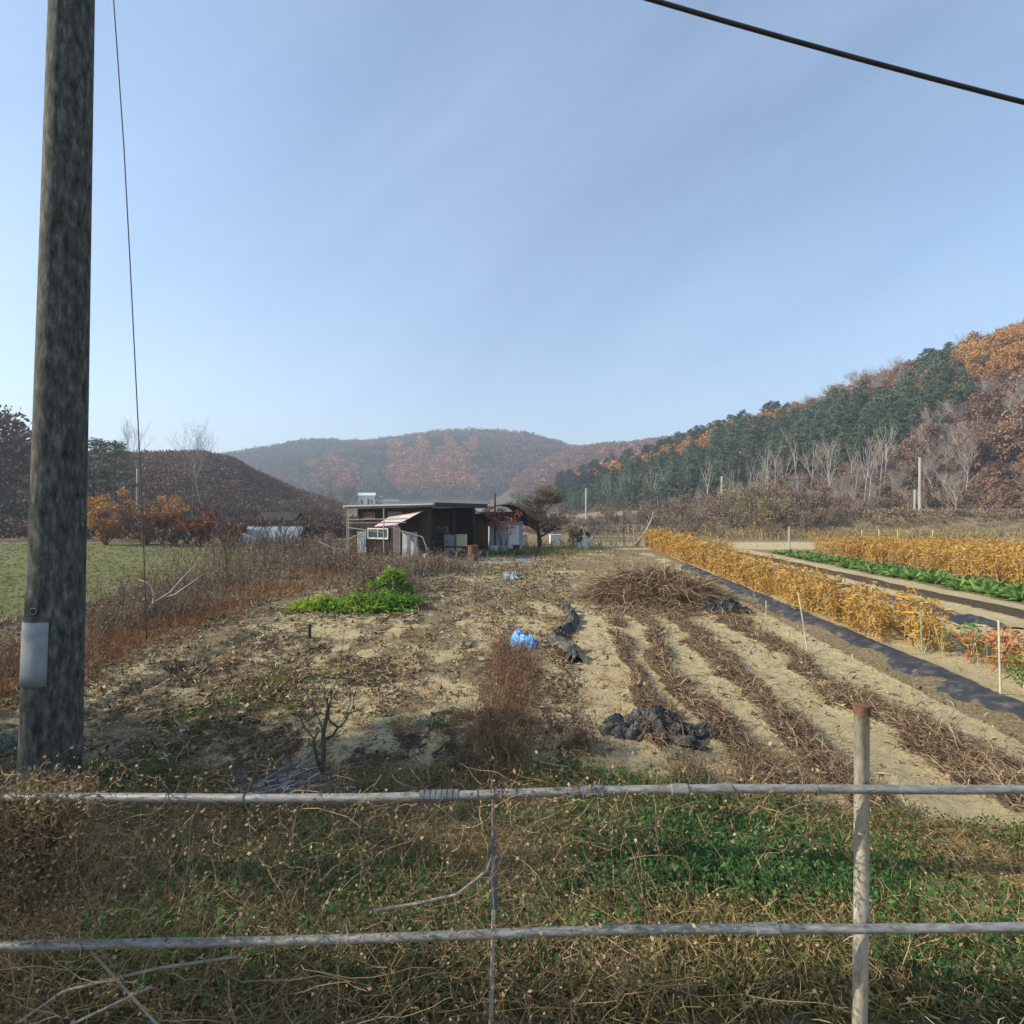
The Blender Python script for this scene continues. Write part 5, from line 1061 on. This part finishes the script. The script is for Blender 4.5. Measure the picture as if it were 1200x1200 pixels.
# clutter in yard
for i, (x, y, s_, mt, lb) in enumerate([(-5.0, 29.7, .35, 'greypanel', 'grey block at the shed corner'), (-4.3, 29.2, .28, 'stone', 'stone lying before the open shed'), (-3.2, 30.2, .5, 'wood', 'dark crate beside the red drum'), (-2.9, 31.5, .45, 'red', 'reddish tub inside the open shed'), (-1.2, 35.0, .5, 'white', 'white bucket by the arched shed'), (-.6, 35.5, .45, 'greypanel', 'grey tub beside the white bucket'), (.3, 36, .5, 'roofdark', 'dark tub before the arched shed door')]):
    g = Geo(); g.poly([[0, 0, 0], [0, 0, s_ * .1], [0, 0, s_ * .9], [0, 0, s_]], [s_ * .42, s_ * .45, s_ * .5, s_ * .53], 8 if i % 2 else 4); o = g.build('yard_tub' if i % 2 else 'yard_block', M[mt], loc=(x, y, gz1(x, y)), smooth=False); tag(o, lb, 'yard item')
# trellis
e = empty('trellis', (*at(725, 644, 40)[:2], 0), 0, 'weathered wooden trellis frame at the far end of the field', 'trellis')
for q_ in [([-2.1, 0, 0], [-1.7, .4, 1.75]), ([-1.3, 0, 0], [-1.5, .4, 1.7]), ([2.0, 0, 0], [1.9, .4, 1.75]), ([-1.7, .4, 1.7], [1.95, .4, 1.78]), ([-.2, 0, 0], [.1, .4, 1.75]), ([.9, 0, 0], [.8, .4, 1.75]), ([.3, 0, 0], [-.1, .4, 1.7]), ([1.3, 0, 0], [1.2, .4, 1.7]), ([-1.9, .2, .8], [1.95, .2, .75]), ([-.8, 0, 0], [-.9, .4, 1.7])]:
    g = Geo(); g.poly(q_, .035, 5); g.build('bar', M['palebark'], e)
n = 260; g = Geo(); c = np.stack([rng.uniform(-2, 2, n), np.full(n, .3), rng.uniform(.1, 1.7, n)], 1); g.strands(walk(c, rvec(n) * [1, .1, 1], .6, 4, .25), .012); g.build('netting', M['vine'], e)
# greenhouse on the left, dark hut, distant houses
def tunnel(name, loc, rz, Wd, Ln, H, mat, label, cat):
    e = empty(name, loc, rz, label, cat)
    def f(g):
        n, k = 12, 14; V = []
        for i in range(n):
            a = math.pi * i / (n - 1)
            for j in range(k): V.append([-Ln / 2 + Ln * j / (k - 1), Wd / 2 * math.cos(a), H * math.sin(a) ** .8])
        g.grid(np.array(V), n, k)
    sk = part('skin', mat, f, e, True); md = sk.modifiers.new('s', 'SOLIDIFY'); md.thickness = .03
    for j in range(8):
        part('hoop', 'greypanel', lambda g: g.poly([[-Ln / 2 + Ln * j / 7, (Wd / 2 + .03) * math.cos(a), (H + .03) * math.sin(a) ** .8] for a in np.linspace(0, math.pi, 12)], .03, 5), e)
tunnel('greenhouse', (*at(325, 632, 46)[:2], 0), R(6), 3.6, 5.0, 1.5, 'bluegrey', 'low grey blue film greenhouse beyond the saplings', 'greenhouse')
def house(name, px, d, z, w, dp, h, rh, wm, rm, label, rz=0, cat='house'):
    e = empty(name, ((px - 600) / 600 * d, d, z), rz, label, cat); wl = part('wall', wm, lambda g: g.box([0, 0, h / 2], [w, dp, h]), e)
    def rf(g):
        V = [[-w * .56, -dp * .58, h - .1], [w * .56, -dp * .58, h - .1], [w * .56, 0, h + rh], [-w * .56, 0, h + rh], [-w * .56, dp * .58, h - .1], [w * .56, dp * .58, h - .1]]
        V = V + [[a, b_, c_ - .15] for a, b_, c_ in V]; g.add(V, [[0, 1, 2, 3], [3, 2, 5, 4], [6, 9, 8, 7], [9, 10, 11, 8], [0, 6, 7, 1], [4, 5, 11, 10], [0, 3, 9, 6], [3, 4, 10, 9], [1, 7, 8, 2], [2, 8, 11, 5]])
    part('roof', rm, rf, e); part('gable', wm, lambda g: g.add([[-w * .5, -dp * .5, h], [-w * .5, dp * .5, h], [-w * .5, 0, h + rh * .85], [-w * .5, 0, h + rh * .85], [w * .5, -dp * .5, h], [w * .5, dp * .5, h], [w * .5, 0, h + rh * .85], [w * .5, 0, h + rh * .85]], [[0, 1, 2, 3], [4, 5, 6, 7]]), e)
    part('door', 'wood', lambda g: g.box([w * .12, -dp / 2 - .03, h * .38], [w * .12, .06, h * .75]), e)
    for sx in (-.28, .32): wd = part('window', 'whitepaint', lambda g: g.box([w * sx, -dp / 2 - .03, h * .55], [w * .16, .06, h * .36]), e); part('pane', 'glass', lambda g: g.box([w * sx, -dp / 2 - .065, h * .55], [w * .13, .02, h * .28]), wd)
house('hut', 330, 66, 0, 4.2, 4, 1.9, .9, 'wood', 'net', 'dark little hut behind the grey greenhouse', .1, 'hut')
def hz(px, t): q_ = hf.at(np.array([px]), np.array([t]))[0]; return q_
for px, d, zz, w, h, wm, rm, lb in [(430, 300, 8.0, 9, 5.5, 'white', 'whitepaint', 'white two storey house far behind the shed roof'), (441, 305, 8.0, 7, 3.8, 'cream', 'roofgrey', 'small cream house right of the white one in the distance'), (458, 300, 6.5, 9, 3.2, 'white', 'roofgrey', 'low long white house far behind the shed'), (563, 330, 4, 14, 3, 'white', 'greypanel', 'long pale barn far behind the arched shed')]:
    house('farm_house', px, d, zz - 4, w, 7, h + 3, 1.6, wm, rm, lb, .2)
# terraced pale field on the slope
PX, TT = np.meshgrid(np.linspace(628, 690, 20), np.linspace(.02, .35, 12), indexing='ij')
Q = hf.at(PX, TT); Q = np.stack([Q[..., 0], Q[..., 1], Q[..., 2] + 2.0], -1); 

# ------------------------------------------------------------------ haze
hz_ = bpy.data.meshes.new('haze'); g = Geo(); g.box([0, 900, 95], [5200, 3000, 200]); 
mh = bpy.data.materials.new('haze'); mh.use_nodes = True; th_ = mh.node_tree; th_.nodes.clear()
pv = NN(th_, 'ShaderNodeVolumePrincipled'); pv.inputs['Color'].default_value = (.58, .66, .80, 1); pv.inputs['Density'].default_value = .0007; pv.inputs['Anisotropy'].default_value = .2
ou = NN(th_, 'ShaderNodeOutputMaterial'); th_.links.new(pv.outputs[0], ou.inputs['Volume'])
ho = g.build('haze', mh); tag(ho, 'thin blue haze over the valley', 'haze', kind='stuff')
print('OBJ', len(bpy.data.objects), cnt)
# small loose things about the shed and the yard
for i, (px, py, kind, lb) in enumerate([(478, 658, 'plank', 'plank leaning on the shed wall left of the grey door'), (486, 660, 'plank', 'shorter plank beside the grey door of the shed'), (600, 648, 'pot', 'small dark pot before the arched shed'), (607, 650, 'pot', 'second small pot, right of the dark one'), (568, 652, 'pot', 'squat pot between the red drum and the lean-to'), (516, 660, 'pot', 'small pot under the shed corner')]):
    x_, y_, z_ = at(px, py); y_ = min(y_, 30.0) if kind == 'plank' else y_; x_ = (px - 600) / 600 * y_
    g = Geo()
    if kind == 'plank': g.box([0, .15, .75], [.16, .03, 1.5 - .2 * i]); mt = 'palebark'
    else: g.poly([[0, 0, 0], [0, 0, .02], [0, 0, .2], [0, 0, .24], [0, 0, .25]], [.10, .12, .16, .18, .15], 12); mt = 'red' if i % 2 else 'roofdark'
    o = g.build(kind if kind == 'plank' else 'plant_pot', M[mt], loc=(x_, y_, gz1(x_, y_))); tag(o, lb, 'plank' if kind == 'plank' else 'pot')
